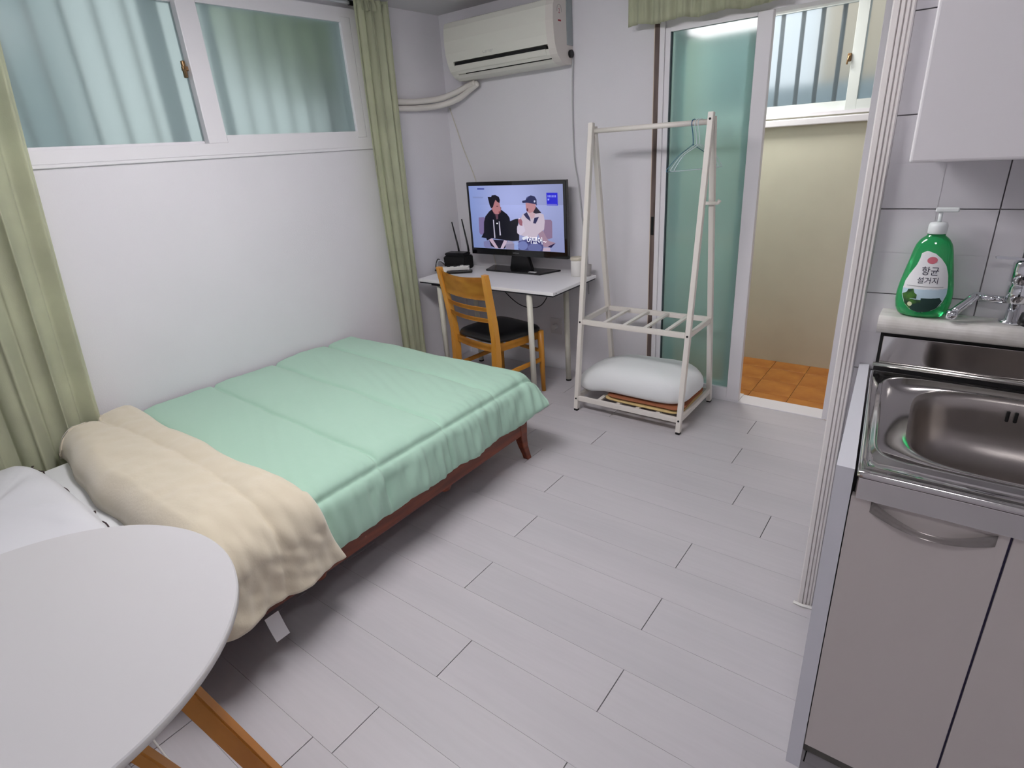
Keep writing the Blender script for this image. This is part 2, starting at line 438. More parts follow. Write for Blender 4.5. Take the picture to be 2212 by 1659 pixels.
# ---- utility room beyond the door
struct('wall_utility_back', (lambda bm: (box(bm, (1.2, 1.18, -.2), (3.6, 1.34, 1.64)), box(bm, (1.2, 1.18, 1.64), (1.5, 1.34, 2.27)), box(bm, (2.80, 1.18, 1.64), (3.6, 1.34, 2.27)),
        box(bm, (1.2, 1.18, 2.27), (3.6, 1.34, 2.4495)), bm)[-1])(bmesh.new()), MT['bathwall'])
struct('wall_utility_left', B((1.1, .42, -.2), (1.2, 1.34, 2.4495)), MT['bathwall'])
struct('wall_utility_right', B((3.5, .42, -.2), (3.6, 1.18, 2.4495)), MT['bathwall'])
uf = struct('floor_utility', B((1.2, .33, -.12), (3.5, 1.18, -.056)), MT['groutb'])
f1 = None
for a in range(-4, 6):
    for b in range(-1, 3):
        x = 2.2205+a*.236; y = .548+b*.237
        if y+.23 > 1.18: hi = 1.178
        lo = Vector((max(x, 1.201), max(y, .331), -.058)); hi = Vector((min(x+.232, 3.49), min(y+.232, 1.179), -.050))
        if hi.x-lo.x < .02 or hi.y-lo.y < .02: continue
        bm = bmesh.new(); s = hi-lo; box(bm, (0, 0, 0), s, .0015, 1)
        o = obj('tile', bm, MT['tileb'], uf); o.location = lo
# window 2 in the utility wall
bm = bmesh.new()
box(bm, (1.5, 1.165, 1.635), (2.80, 1.26, 1.655)); box(bm, (1.5, 1.165, 2.255), (2.80, 1.26, 2.27)); box(bm, (1.5, 1.165, 1.655), (1.53, 1.26, 2.255)); box(bm, (2.77, 1.165, 1.655), (2.80, 1.26, 2.255))
w2 = struct('window_2', bm, MT['frame'])
def sash_y(parent, y0, y1, x0, x1, z0, z1, stl, strr, bot, top):
    bm = bmesh.new()
    box(bm, (x0, y0, z0), (x0+stl, y1, z1), .002); box(bm, (x1-strr, y0, z0), (x1, y1, z1), .002)
    box(bm, (x0+stl, y0, z0), (x1-strr, y1, z0+bot)); box(bm, (x0+stl, y0, z1-top), (x1-strr, y1, z1))
    s = obj('sash', bm, mat('pale_white_sash', (216, 222, 219), .4), parent)
    ym = (y0+y1)/2
    obj('pane', B((x0+stl-.002, ym-.003, z0+bot-.002), (x1-strr+.002, ym+.003, z1-top+.002)), MT['glass_bath'], s)
    return s
sash_y(w2, 1.21, 1.24, 1.53, 2.50, 1.655, 2.255, .05, .05, .055, .02)
sash_y(w2, 1.172, 1.205, 2.440, 2.77, 1.655, 2.255, .06, .04, .055, .02)
bm = bmesh.new(); box(bm, (2.418, 1.160, 1.92), (2.44, 1.18, 1.965), .004); tube(bm, [(2.43, 1.158, 1.95), (2.425, 1.15, 1.93), (2.422, 1.152, 1.905)], .005, 8)
obj('latch', bm, MT['brass'], w2)
struct('trim_3', B((1.5, 1.135, 1.583), (2.80, 1.182, 1.625), .006), MT['frame'])
g2 = thing('window_grille', 'dark security bars behind the bright frosted utility room window', 'window bars', (2.1, 1.275, 1.6))
for x in (1.66, 1.775, 1.89, 2.005, 2.125, 2.237, 2.355, 2.475, 2.59, 2.70):
    obj('bar', tube(bmesh.new(), [(x-2.1, 0, .0), (x-2.1, 0, .7)], .0135, 8), MT['iron'], g2)
tag(obj('neighbour_wall', B((2.0, 2.5, -.5), (2.75, 2.6, 3.4)), mat('outside_cream_wall', (255, 232, 206), .9)), 'cream neighbouring wall blurred in the utility room window', 'wall')
tag(obj('neighbour_low_wall', B((.5, 2.3, -.5), (4.5, 2.4, 1.88)), mat('outside_slate_wall', (176, 192, 202), .9)), 'slate blue low wall blurred at the foot of the utility window', 'wall')
ul = bpy.data.lights.new('utility_fill_light', 'AREA'); ul.energy = UTILITY_FILL_WATTS; ul.size = .35; ul.color = (1.0, .98, .95)  # added fill out of view, brightens the utility room; no known lamp there
ulo = bpy.data.objects.new('utility_fill_light', ul); C.objects.link(ulo); ulo.location = (1.9, .75, 2.43)

# ---- ceiling lamp of the room
cl = thing('ceiling_light', 'long white ceiling light panel reflected in the green door glass', 'lamp', (1.55, -2.00, 2.449))
obj('housing', B((-.60, -.20, -.016), (.60, .20, 0), .004), MT['lampw'], cl)
obj('diffuser', B((-.57, -.17, -.085), (.57, .17, -.0161), .015), MT['lamp'], cl)
cl2 = thing('ceiling_light', 'added square fill light on the ceiling, out of view near the kitchen unit', 'lamp', (3.25, -3.45, 2.449))  # invented fill panel behind the camera, added to lift the kitchen fronts
obj('housing', B((-.17, -.17, -.016), (.17, .17, 0), .004), MT['lampw'], cl2)
obj('diffuser', B((-.15, -.15, -.05), (.15, .15, -.0161), .01), MT['entry_fill'], cl2)

# ================================================================== CURTAINS
def curtain_mesh(y0f, y1f, z0, z1, x0, amp, folds, ph=0., nu=140, nv=24, gather=None):
    def fn(u, v):
        z = z1+(z0-z1)*v
        y = y0f(v)+(y1f(v)-y0f(v))*u
        a = 2*PI*folds*u+ph
        x = x0+amp*(.75*math.sin(a+.25*math.sin(3*v+a*.3))+.25*math.sin(2.3*a+1.)) + .006*math.sin(4*v+9*u)
        y += .012*math.sin(2*a)*.6
        return (x, y, z)
    bm = grid(fn, nu, nv)
    g = bmesh.ops.solidify(bm, geom=bm.faces[:], thickness=.0025)
    return bm
cu1 = thing('curtain', 'sage green curtain hanging at the left edge beside the pillow', 'curtain', (0, 0, 0))
obj('drape', curtain_mesh(lambda v: -3.25, lambda v: -2.305-.205*v**.8, .03, 2.42, .085, .030, 6.2, ph=1.2), MT['curtain'], cu1, True)
cu2 = thing('curtain', 'narrow gathered sage curtain between the window and the air conditioner pipe', 'curtain', (0, 0, 0))
obj('drape', curtain_mesh(lambda v: -.620-.02*math.sin(PI*min(v*1.3, 1)), lambda v: -.340-.07*v, .03, 2.43, .098, .022, 4.3, ph=.5), MT['curtain'], cu2, True)
obj('gathered_header', curtain_mesh(lambda v: -.60, lambda v: -.33, 2.38, 2.445, .10, .022, 5.5, ph=2., nv=5), MT['curtain'], cu2, True)
rod = thing('curtain_rod', 'metal curtain rod running along the top of the window', 'rod', (0, 0, 0))
obj('pole', tube(bmesh.new(), [(.075, -3.3, 2.415), (.075, -.62, 2.415)], .010, 12), MT['alu'], rod)
obj('end_cap', tube(bmesh.new(), [(.075, -.62, 2.415), (.075, -.59, 2.415)], .014, 12), MT['dark'], rod)
# valance above the sliding door
def val(u, v):
    x = 1.487+(2.30-1.487)*u; z = 2.43+(2.143-.012*u-2.43)*v
    if u < .235: z += -.0*v
    a = 2*PI*7*u
    y = .115+.012*math.sin(a)+.006*math.sin(2.7*a+1)
    if .222 < u < .232: y += .02
    return (x, y, z + .006*v*math.sin(a*.5))
bm = grid(val, 160, 10); bmesh.ops.solidify(bm, geom=bm.faces[:], thickness=.0025)
va = thing('curtain', 'short sage valance hanging over the top of the sliding door', 'curtain', (0, 0, 0))
obj('drape', bm, MT['curtain'], va, True)
obj('rod', tube(bmesh.new(), [(1.45, .125, 2.425), (2.9, .125, 2.425)], .009, 10), MT['alu'], va)

# ================================================================== AIR CONDITIONER
ac = thing('air_conditioner', 'white wall mounted air conditioner above the television', 'air conditioner', (0, 0, 0))
profA = [(.218, 2.355), (.06, 2.355), (.025, 2.345), (.012, 2.315), (.006, 2.24), (.010, 2.17), (.020, 2.122)]
profB = [(.020, 2.122), (.024, 2.112), (.060, 2.120), (.062, 2.098), (.030, 2.092)]
low = [(.030, 2.096), (.050, 2.062), (.072, 2.044)]
prof_all = profA+[(.050, 2.118), (.054, 2.100), (.0285, 2.098), (.044, 2.068), (.0600, 2.052), (.075, 2.056), (.078, 2.048), (.066, 2.046), (.09, 2.030), (.13, 2.018), (.19, 2.018), (.218, 2.03)]
def extr(bm, prof, x0, x1):
    a = [bm.verts.new((x0, y, z)) for y, z in prof]; b = [bm.verts.new((x1, y, z)) for y, z in prof]
    n = len(prof)
    for i in range(n): bm.faces.new((a[i], b[i], b[(i+1) % n], a[(i+1) % n]))
    bm.faces.new(a); bm.faces.new(b[::-1]); return bm
closed = profA+[(.0285, 2.098), (.044, 2.068), (.066, 2.046), (.09, 2.030), (.13, 2.018), (.19, 2.018), (.218, 2.03)]
obj('body', extr(bmesh.new(), prof_all, .275, 1.020), MT['acw'], ac)
e1 = obj('end_cover', extr(bmesh.new(), closed, .222, .275), MT['acw'], ac)
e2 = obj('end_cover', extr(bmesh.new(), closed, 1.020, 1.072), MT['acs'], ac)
obj('air_outlet', B((.285, .0225, 2.1005), (1.008, .049, 2.1165)), MT['blackmatte'], ac)
obj('slot', B((.33, .0745, 2.049), (1.01, .0775, 2.0555)), MT['blackmatte'], ac)
obj('flap', extr(bmesh.new(), [(.0215, 2.099), (.0235, 2.0995), (.0395, 2.070), (.0375, 2.069)], .29, 1.0), MT['acw'], ac)
obj('side_hatch', B((1.0721, .150, 2.12), (1.076, .215, 2.36), .001), mat('grey_side_hatch', (150, 158, 160), .5), ac)
obj('pipe_stub', tube(bmesh.new(), [(1.071, .185, 2.075), (1.086, .185, 2.075)], .022, 14), MT['dark'], ac)
obj('brand_print', (lambda: [text('brand_print', 'Carrier', .028, MT['greymark'], ac, lambda x, y: (.585+x, .0093, 2.142+y))])()[0].data.copy() and None or bmesh.new(), MT['greymark'], ac) if False else text('brand_print', 'Carrier', .028, mat('faint_grey_print', (188, 188, 184), .6), ac, lambda x, y: (.575+x, .0135-.002*0, 2.148+y))
text('energy_mark', '2', .035, MT['red'], ac, lambda x, y: (1.0725, .075+x, 2.285+y))
bm = bmesh.new(); box(bm, (1.0721, .060, 2.235), (1.0726, .092, 2.243)); obj('red_sticker', bm, MT['red'], ac)
bm = bmesh.new()
tube(bm, [(1.0724, .075+.024*math.cos(a), 2.288+.030*math.sin(a)) for a in np.linspace(-.2, PI+.2, 16)], .0012, 5)
obj('energy_arc', bm, MT['greymark'], ac)

pp = thing('refrigerant_pipe', 'pair of white wrapped pipes from the air conditioner to the curtain', 'pipe', (0, 0, 0))
obj('pipe', tube(bmesh.new(), spline([(.33, .16, 1.998), (.25, .165, 1.985), (.15, .15, 1.955), (.06, .08, 1.925), (.028, -.08, 1.91), (.026, -.20, 1.905), (.026, -.45, 1.905)], 8), .019, 12), MT['pipe'], pp, True)
obj('pipe', tube(bmesh.new(), spline([(.35, .165, 1.994), (.27, .170, 1.962), (.17, .155, 1.915), (.065, .08, 1.882), (.028, -.08, 1.868), (.026, -.20, 1.865), (.026, -.45, 1.865)], 8), .019, 12), MT['pipe'], pp, True)
obj('power_cord', tube(bmesh.new(), spline([(1.082, .20, 2.06), (1.072, .208, 1.95), (1.065, .212, 1.763), (1.07, .212, 1.49), (1.098, .212, 1.32), (1.12, .210, 1.12), (1.15, .212, .9), (1.16, .212, .60)], 8), .0045, 8), mat('grey_cord', (175, 175, 178), .5), ac, True)
tag(obj('aerial_cable', tube(bmesh.new(), spline([(.03, .213, 1.87), (.08, .213, 1.72), (.124, .213, 1.595), (.217, .213, 1.368), (.28, .213, 1.1), (.33, .21, .86), (.36, .20, .755)], 8), .0035, 8), mat('cream_cable', (205, 200, 188), .5), None, True),
    'thin cream cable running down the corner wall behind the television', 'cable')

# ================================================================== DESK
dk = thing('desk', 'white desk with steel legs in the far corner under the television', 'desk', (0, 0, 0))
bm = bmesh.new(); box(bm, (.088, -.368, .728), (1.246, .165, .748), .002); obj('tabletop', bm, MT['deskw'], dk)
bm = bmesh.new(); box(bm, (.095, -.360, .718), (1.239, .158, .7279)); obj('underside_board', bm, MT['deskedge'], dk)
for (x, y) in ((1.043, -.335), (1.085, .035), (.245, -.320), (.245, .06)):
    l = obj('leg', tube(bmesh.new(), [(x, y, .012), (x, y, .717)], .019, 16), MT['legw'], dk, True)
    obj('foot_cap', tube(bmesh.new(), [(x, y, 0), (x, y, .0119)], .020, 12), MT['rubber'], l)
obj('screw', tube(bmesh.new(), [(1.2458, -.335, .738), (1.2475, -.335, .738)], .003, 8), MT['dark'], dk)
obj('bracket', B((.20, -.352, .706), (.30, -.335, .7179)), MT['dark'], dk)

# ---- television
tv = thing('television', 'black flat television on the desk showing two seated people', 'television', (0, 0, 0))
X0, X1, Z0, Z1, YT = .240, 1.082, .858, 1.366, .075
# panel is slightly turned; keep it parallel to the wall
bm = bmesh.new(); box(bm, (X0, YT, Z0), (X1, YT+.035, Z1), .004); box(bm, (X0+.08, YT+.03, Z0+.06), (X1-.08, YT+.075, Z1-.08), .01)
obj('housing', bm, MT['tvbody'], tv)
SX0, SX1, SZ0, SZ1 = X0+.021, X1-.022, Z0+.046, Z1-.026
W_, H_ = 640, 368
def tvimage():
    yy, xx = np.mgrid[0:H_, 0:W_]; u = (xx+.5)/W_; v = (yy+.5)/H_
    img = np.zeros((H_, W_, 3)); base = np.array([150, 158, 205.])
    lit = 1+.17*np.exp(-((u-.5)**2/.12+(v-.25)**2/.2))-.10*u*(v < .3)-.08*v
    img[:] = base*lit[..., None]
    img[..., 0] -= 20*np.clip(1-u*3, 0, 1); img[..., 1] -= 10*np.clip(1-u*3, 0, 1)
    def uvc(x, y):
        uu = vv = .5
        for _ in range(5):
            vv = (y-(172-54*uu))/((1225+85*uu)-(172-54*uu)); uu = (x-(65+100*vv))/((1600+40*vv)-(65+100*vv))
        return uu, vv
    def poly(pts, col, a=1., soft=1.3):
        P = np.array([uvc(*p) for p in pts]); px, py = P[:, 0]*W_, P[:, 1]*H_
        inside = np.zeros((H_, W_), bool); n = len(px); j = n-1; X = xx+.5; Y = yy+.5
        dist = np.full((H_, W_), 1e9)
        for i in range(n):
            c1 = (py[i] > Y) != (py[j] > Y)
            with np.errstate(divide='ignore', invalid='ignore'):
                c2 = X < (px[j]-px[i])*(Y-py[i])/(py[j]-py[i]+1e-12)+px[i]
            inside ^= (c1 & c2)
            dx, dy = px[j]-px[i], py[j]-py[i]; t = np.clip(((X-px[i])*dx+(Y-py[i])*dy)/(dx*dx+dy*dy+1e-9), 0, 1)
            dist = np.minimum(dist, np.hypot(X-px[i]-t*dx, Y-py[i]-t*dy)); j = i
        sd = np.where(inside, dist, -dist); m = np.clip(sd/soft+.5, 0, 1)*a
        img[:] = img*(1-m[..., None])+np.array(col, float)*m[..., None]
    def ell(cx, cy, rx, ry, col, a=1., rot=0):
        t = np.linspace(0, 2*PI, 28, endpoint=False)
        poly([(cx+rx*math.cos(q)*math.cos(rot)-ry*math.sin(q)*math.sin(rot), cy+rx*math.cos(q)*math.sin(rot)+ry*math.sin(q)*math.cos(rot)) for q in t], col, a)
    # chair backs
    poly([(250, 700), (340, 690), (380, 720), (380, 990), (290, 1000), (262, 960)], (120, 105, 150))
    poly([(1330, 730), (1430, 730), (1450, 760), (1455, 1050), (1400, 1070), (1320, 1060)], (135, 110, 140))
    # left person : trousers, hoodie, arms, head
    poly([(340, 1120), (430, 1100), (500, 1230), (380, 1238), (345, 1200)], (120, 120, 165))
    poly([(430, 1080), (750, 1100), (740, 1180), (700, 1245), (560, 1240), (470, 1200)], (26, 22, 42))
    ell(790, 1190, 75, 80, (158, 150, 175)); ell(885, 1190, 50, 75, (150, 165, 215))
    poly([(720, 1170), (860, 1150), (860, 1262), (725, 1250)], (140, 132, 160))
    poly([(860, 1180), (935, 1180), (935, 1265), (870, 1262)], (140, 160, 215))
    poly([(440, 590), (480, 560), (650, 570), (740, 640), (780, 700), (790, 760), (880, 720), (920, 715), (925, 800), (900, 900), (940, 1000), (940, 1100), (830, 1110), (750, 1100), (480, 1060), (400, 1100), (385, 1060), (300, 1045), (345, 960), (345, 780), (370, 680)], (8, 8, 24))
    poly([(430, 1085), (490, 1060), (600, 1245), (545, 1240)], (190, 165, 185)); poly([(690, 1095), (750, 1105), (680, 1248), (630, 1244)], (195, 175, 195))
    poly([(480, 560), (520, 640), (600, 640), (640, 600), (640, 520), (480, 500)], (110, 72, 82))
    poly([(540, 640), (590, 640), (590, 720), (560, 735)], (95, 65, 80))
    poly([(470, 520), (540, 390), (610, 430), (635, 560), (600, 640), (540, 640), (500, 590)], (176, 118, 124))
    poly([(560, 500), (590, 500), (590, 512), (560, 512)], (60, 35, 45)); poly([(600, 590), (635, 600), (600, 625)], (120, 50, 60))
    poly([(430, 430), (410, 350), (470, 350), (480, 322), (540, 315), (600, 345), (620, 400), (612, 450), (570, 425), (545, 392), (520, 450), (500, 520), (470, 540), (445, 490)], (16, 10, 26))
    poly([(500, 735), (518, 740), (545, 1055), (525, 1060)], (190, 185, 205)); poly([(600, 760), (615, 765), (640, 1010), (615, 1010)], (185, 180, 200))
    ell(573, 800, 14, 14, (245, 245, 250))
    # right person
    poly([(930, 1110), (1060, 1080), (1320, 1150), (1320, 1290), (1240, 1290), (1080, 1275), (930, 1265)], (72, 74, 128))
    ell(1000, 1190, 80, 80, (112, 122, 178)); ell(1190, 1230, 110, 80, (98, 104, 156))
    poly([(1270, 820), (1370, 1050), (1400, 1100), (1505, 1140), (1430, 1215), (1330, 1210), (1280, 1100), (1240, 980)], (158, 130, 150))
    poly([(1430, 1180), (1505, 1140), (1440, 1225), (1390, 1210)], (30, 25, 70)); poly([(1320, 1230), (1420, 1220), (1430, 1290), (1310, 1290)], (190, 170, 190))
    poly([(990, 640), (1070, 600), (1240, 600), (1320, 640), (1340, 760), (1330, 900), (1240, 980), (1215, 1060), (1060, 1040), (960, 1000), (905, 960), (905, 860), (945, 780)], (196, 182, 198))
    poly([(905, 850), (1000, 790), (1040, 930), (960, 1010), (910, 970)], (205, 195, 215))
    poly([(1010, 640), (1060, 600), (1110, 700), (1120, 760), (1050, 700)], (40, 38, 78)); poly([(1180, 700), (1250, 680), (1200, 800), (1160, 790)], (34, 34, 80))
    poly([(1090, 610), (1190, 610), (1180, 690), (1130, 720)], (196, 162, 172))
    poly([(920, 730), (960, 700), (990, 760), (990, 840), (950, 830), (925, 780)], (150, 92, 108)); ell(945, 715, 16, 10, (225, 205, 225))
    poly([(1200, 500), (1285, 610), (1200, 625), (1150, 600), (1170, 560)], (26, 16, 38))
    poly([(1040, 440), (1195, 450), (1200, 520), (1160, 600), (1100, 615), (1062, 590), (1045, 520)], (182, 130, 138))
    ell(1068, 560, 14, 26, (95, 35, 50))
    poly([(985, 410), (1040, 395), (1060, 345), (1120, 315), (1180, 330), (1210, 380), (1215, 490), (1195, 460), (1060, 440), (990, 445)], (32, 36, 82))
    ell(1181, 415, 13, 20, (190, 195, 220)); poly([(1060, 355), (1080, 345), (1075, 362)], (120, 130, 180))
    poly([(980, 1050), (1075, 1010), (1080, 1050), (1010, 1095)], (222, 225, 238)); poly([(1085, 1050), (1300, 1070), (1320, 1150), (1060, 1150)], (34, 34, 92), .8)
    # channel graphics
    poly([(225, 205), (348, 205), (348, 225), (225, 227)], (36, 44, 130), .9)
    poly([(140, 345), (325, 350), (325, 372), (145, 370)], (120, 128, 170), .45)
    poly([(1360, 268), (1525, 266), (1532, 482), (1370, 480)], (20, 20, 205))
    for a in range(6): poly([(1378+a*22, 308), (1393+a*22, 308), (1394+a*22, 345), (1379+a*22, 345)], (165, 175, 240), .85)
    poly([(1378, 366), (1408, 366), (1400, 400), (1380, 398)], (150, 165, 245)); poly([(1372, 455), (1520, 460), (1520, 478), (1372, 476)], (150, 150, 200), .7)
    return np.clip(img/255, 0, 1)
im = tvimage()
image = bpy.data.images.new('broadcast_picture', W_, H_); buf = np.ones((H_, W_, 4), np.float32); buf[..., :3] = im[::-1]
image.pixels.foreach_set(buf.ravel()); image.pack()
ms = bpy.data.materials.new('lit_screen'); ms.use_nodes = True; t = ms.node_tree; b = t.nodes['Principled BSDF']
ti = t.nodes.new('ShaderNodeTexImage'); ti.image = image; b.inputs['Base Color'].default_value = (.01, .01, .012, 1); b.inputs['Roughness'].default_value = .2
t.links.new(ti.outputs[0], b.inputs['Emission Color']); b.inputs['Emission Strength'].default_value = .95
bm = bmesh.new(); uvl = bm.loops.layers.uv.new('uv')
q = [bm.verts.new(p) for p in ((SX0, YT-.0006, SZ0), (SX1, YT-.0006, SZ0), (SX1, YT-.0006, SZ1), (SX0, YT-.0006, SZ1))]
f = bm.faces.new(q)
for l, uv in zip(f.loops, ((0, 0), (1, 0), (1, 1), (0, 1))): l[uvl].uv = uv
scr = obj('screen', bm, ms, tv)
mcap = mat('caption_white', (240, 240, 250), .5, emit=(240, 240, 250), estr=.95)
def scr_pt(x, y):
    uu = vv = .5
    for _ in range(5):
        vv = (y-(172-54*uu))/((1225+85*uu)-(172-54*uu)); uu = (x-(65+100*vv))/((1600+40*vv)-(65+100*vv))
    return SX0+uu*(SX1-SX0), SZ1-vv*(SZ1-SZ0)
cx, cz = scr_pt(1215, 1108)
cap = text('caption', '어땠어~', .052, mcap, scr, lambda x, y: (cx+x*.95, YT-.0012, cz+y))
text('maker_mark', 'SAMSUNG', .012, mat('tv_silver_print', (150, 150, 155), .4), tv, lambda x, y: ((X0+X1)/2-.01+x, YT-.0006, Z0+.022+y))
bm = bmesh.new(); prism(bm, [(.405, .020), (.885, .020), (.955, .185), (.350, .185)], .7485, .7600)
bmesh.ops.bevel(bm, geom=bm.edges[:], offset=.002, segments=2, affect='EDGES'); obj('stand_base', bm, MT['tvbody'], tv)
bm = bmesh.new(); beam(bm, (.66, .125, .758), (.66, .115, .90), .20, .03, (0, 1, 0), .004, .12); obj('stand_neck', bm, MT['dark'], tv)
tag(obj('paper_slip', B((.775, .035, .7602), (.835, .062, .7612)), MT['tag']), 'small white paper slip lying on the television stand base', 'paper')

# ---- router on its black box, cables, power strip, remote, jar
rt = thing('router', 'black wireless router with two upright antennas on the desk', 'router', (0, 0, 0))
bm = bmesh.new(); prism(bm, [(.055, -.035), (.225, -.005), (.215, .085), (.045, .055)], .848, .872)
bmesh.ops.bevel(bm, geom=bm.edges[:], offset=.006, segments=2, affect='EDGES'); obj('body', bm, MT['dark'], rt, False)
obj('antenna', tube(bmesh.new(), [(.115, .065, .866), (.108, .068, .905), (.062, .075, 1.085)], [.008, .007, .0045], 10), MT['dark'], rt, True)
obj('antenna', tube(bmesh.new(), [(.205, .075, .872), (.200, .077, .912), (.160, .080, 1.108)], [.008, .007, .0045], 10), MT['dark'], rt, True)
tag(obj('set_top_box', (lambda bm: (prism(bm, [(.05, -.05), (.235, -.01), (.225, .10), (.04, .06)], .7486, .8478), bmesh.ops.bevel(bm, geom=bm.edges[:], offset=.008, segments=2, affect='EDGES'), bm)[-1])(bmesh.new()), MT['blackmatte']),
    'black set-top box carrying the router at the corner of the desk', 'box')
cb = thing('cable_bundle', 'black and grey cables looped beside the router', 'cables', (0, 0, 0))
obj('cable', tube(bmesh.new(), spline([(.06, -.056, .79), (.02, -.07, .83), (-.0+.012, -.09, .80), (.015, -.10, .765), (.05, -.10, .756), (.09, -.075, .756)], 8), .004, 7), MT['dark'], cb, True)
obj('cable', tube(bmesh.new(), spline([(.07, -.060, .80), (.045, -.085, .825), (.03, -.10, .80), (.045, -.11, .765), (.08, -.115, .755)], 8), .004, 7), mat('grey_cable', (190, 195, 200), .5), cb, True)
obj('plug', B((.020, -.125, .7486), (.115, -.10, .762), .004), MT['dark'], cb)
ps = thing('power_strip', 'white multi-socket power strip beside the router', 'power strip', (.19, -.075, .7485), math.radians(33))
obj('body', B((-.105, -.024, 0), (.105, .024, .038), .004), MT['white'], ps)
for k in (-.05, 0, .05): obj('socket', tube(bmesh.new(), [(k, 0, .0381), (k, 0, .044)], .013, 12), MT['dark'] if k < .04 else MT['white'], ps)
rc = thing('remote_control', 'black remote control leaning on the power strip', 'remote control', (.262, -.112, .752), math.radians(33))
obj('body', B((-.095, -.020, -.003), (.095, .020, .016), .004), MT['dark'], rc)
obj('button_pad', B((-.07, -.012, .0161), (.06, .012, .0175)), mat('dark_button_grey', (45, 45, 50), .5), rc)
jr = thing('jar', 'white lidded jar on the desk behind the clothes rack post', 'jar', (1.135, .10, .7485))
obj('body', lathe(bmesh.new(), [(.036, 0), (.040, .004), (.040, .100), (.037, .106)], 24), MT['white'], jr, True)
obj('lid', lathe(bmesh.new(), [(.040, .1062), (.042, .108), (.042, .122), (.038, .126)], 24), mat('cream_lid', (205, 198, 182), .5), jr, True)
bk = thing('cup', 'small grey cup beside the white jar on the desk', 'cup', (1.205, .12, .7485))
obj('body', lathe(bmesh.new(), [(.020, 0), (.024, .003), (.028, .075), (.025, .075), (.021, .01)], 20), mat('grey_cup_plastic', (150, 148, 146), .5), bk, True)

# wall socket and wires under the desk
so = thing('wall_socket', 'white wall socket with a plug under the right end of the desk', 'socket', (0, 0, 0))
obj('plate', B((.83, .209, .27), (.93, .2195, .39), .004), mat('socket_plate', (205, 202, 204), .4), so)
obj('plug', tube(bmesh.new(), [(.88, .205, .33), (.88, .168, .33)], .02, 12), mat('plug_white', (212, 210, 210), .5), so)
tag(obj('desk_cable', tube(bmesh.new(), spline([(.30, .19, .74), (.42, .16, .60), (.62, .14, .48), (.80, .15, .50), (.92, .17, .72)], 8), .0035, 7), MT['dark'], None, True),
    'black cable sagging under the desk behind the chair', 'cable')

# ================================================================== CHAIR
ch = thing('wooden_chair', 'honey wood chair with ladder back and black seat tucked under the desk', 'chair', (.780, -.345, 0), math.radians(-12)); ch.scale = (1.12, 1, 1)
obj('seat', None or (lambda bm: bm)(grid(lambda u, v: (0, 0, 0), 1, 1)), MT['vinyl'], ch) if False else None
def seat_bm():
    bm = bmesh.new(); n = 48; rings = []
    for k, (s, z) in enumerate([(.0, .478), (.55, .480), (.85, .476), (.96, .466), (1., .452), (.985, .440), (.9, .438)]):
        ring = []
        for i in range(n):
            a = 2*PI*i/n; c, s_ = math.cos(a), math.sin(a); e = .42
            x = .205*math.copysign(abs(c)**e, c)*s; y = .215*math.copysign(abs(s_)**e, s_)*s
            x *= 1+.10*(y/.215)*.6
            ring.append(bm.verts.new((x, y, z)) if s > 0 else None)
        rings.append(ring)
    cv = bm.verts.new((0, 0, .479))
    for i in range(n): bm.faces.new((cv, rings[1][i], rings[1][(i+1) % n]))
    for A, B_ in zip(rings[1:], rings[2:]):
        for i in range(n): bm.faces.new((A[i], B_[i], B_[(i+1) % n], A[(i+1) % n]))
    bm.faces.new(rings[-1]); return bm
obj('seat', seat_bm(), MT['vinyl'], ch, True)
def post(s):
    pts = [(s*.190, -.228, 0), (s*.192, -.215, .22), (s*.194, -.205, .44), (s*.200, -.222, .62), (s*.212, -.262, .895)]
    bm = bmesh.new()
    P = spline(pts, 4); n = len(P); rings = []
    for i, p in enumerate(P):
        w_ = .018+.003*math.sin(PI*min(1, i/n*1.3)); d_ = .016+.006*math.sin(PI*min(1, i/n*1.2))
        rings.append([bm.verts.new(p+Vector((a*w_, b*d_, 0))) for a, b in ((-1, -1), (1, -1), (1, 1), (-1, 1))])
    for A, B_ in zip(rings, rings[1:]):
        for k in range(4): bm.faces.new((A[k], A[(k+1) % 4], B_[(k+1) % 4], B_[k]))
    bm.faces.new(rings[0]); bm.faces.new(rings[-1][::-1])
    bmesh.ops.bevel(bm, geom=[e for e in bm.edges if abs((e.verts[0].co-e.verts[1].co).normalized().z) > .6], offset=.004, segments=2, affect='EDGES')
    return bm
obj('rear_leg', post(-1), MT['chair'], ch); obj('rear_leg', post(1), MT['chair'], ch)
for s in (-1, 1):
    obj('front_leg', tube(bmesh.new(), [(s*.195, .185, 0), (s*.192, .185, .25), (s*.190, .183, .437)], [.014, .018, .022], 14), MT['chair'], ch, True)
def backy(z): return -.205-(z-.44)*.125
def slat(z0, z1, curve=.030, th=.009, name='back_slat', m=None, top_dip=0.):
    def fn(u, v):
        x = -.196+.392*u; z = z0+(z1-z0)*v; c = curve*math.sin(PI*u)
        if v > .5: z -= top_dip*math.sin(PI*u)
        x *= 1+.05*(z-.44)
        return (x, backy(z)-c-.002, z)
    bm = grid(fn, 20, 4); bmesh.ops.solidify(bm, geom=bm.faces[:], thickness=th*2)
    return obj(name, bm, m or MT['chair'], ch, True)
slat(.732, .880, .034, .007, 'back_panel', MT['chairpanel'], .012); slat(.658, .688); slat(.585, .615)
bm = bmesh.new()
def apron(p, q, bow, z0=.385, z1=.437):
    a = Vector(p); b_ = Vector(q); d = (b_-a); nrm = Vector((d.y, -d.x, 0)).normalized()
    def fn(u, v): return a+d*u+nrm*(bow*math.sin(PI*u))+Vector((0, 0, z0+(z1-z0)*v))
    bm = grid(fn, 14, 2); bmesh.ops.solidify(bm, geom=bm.faces[:], thickness=.018); return bm
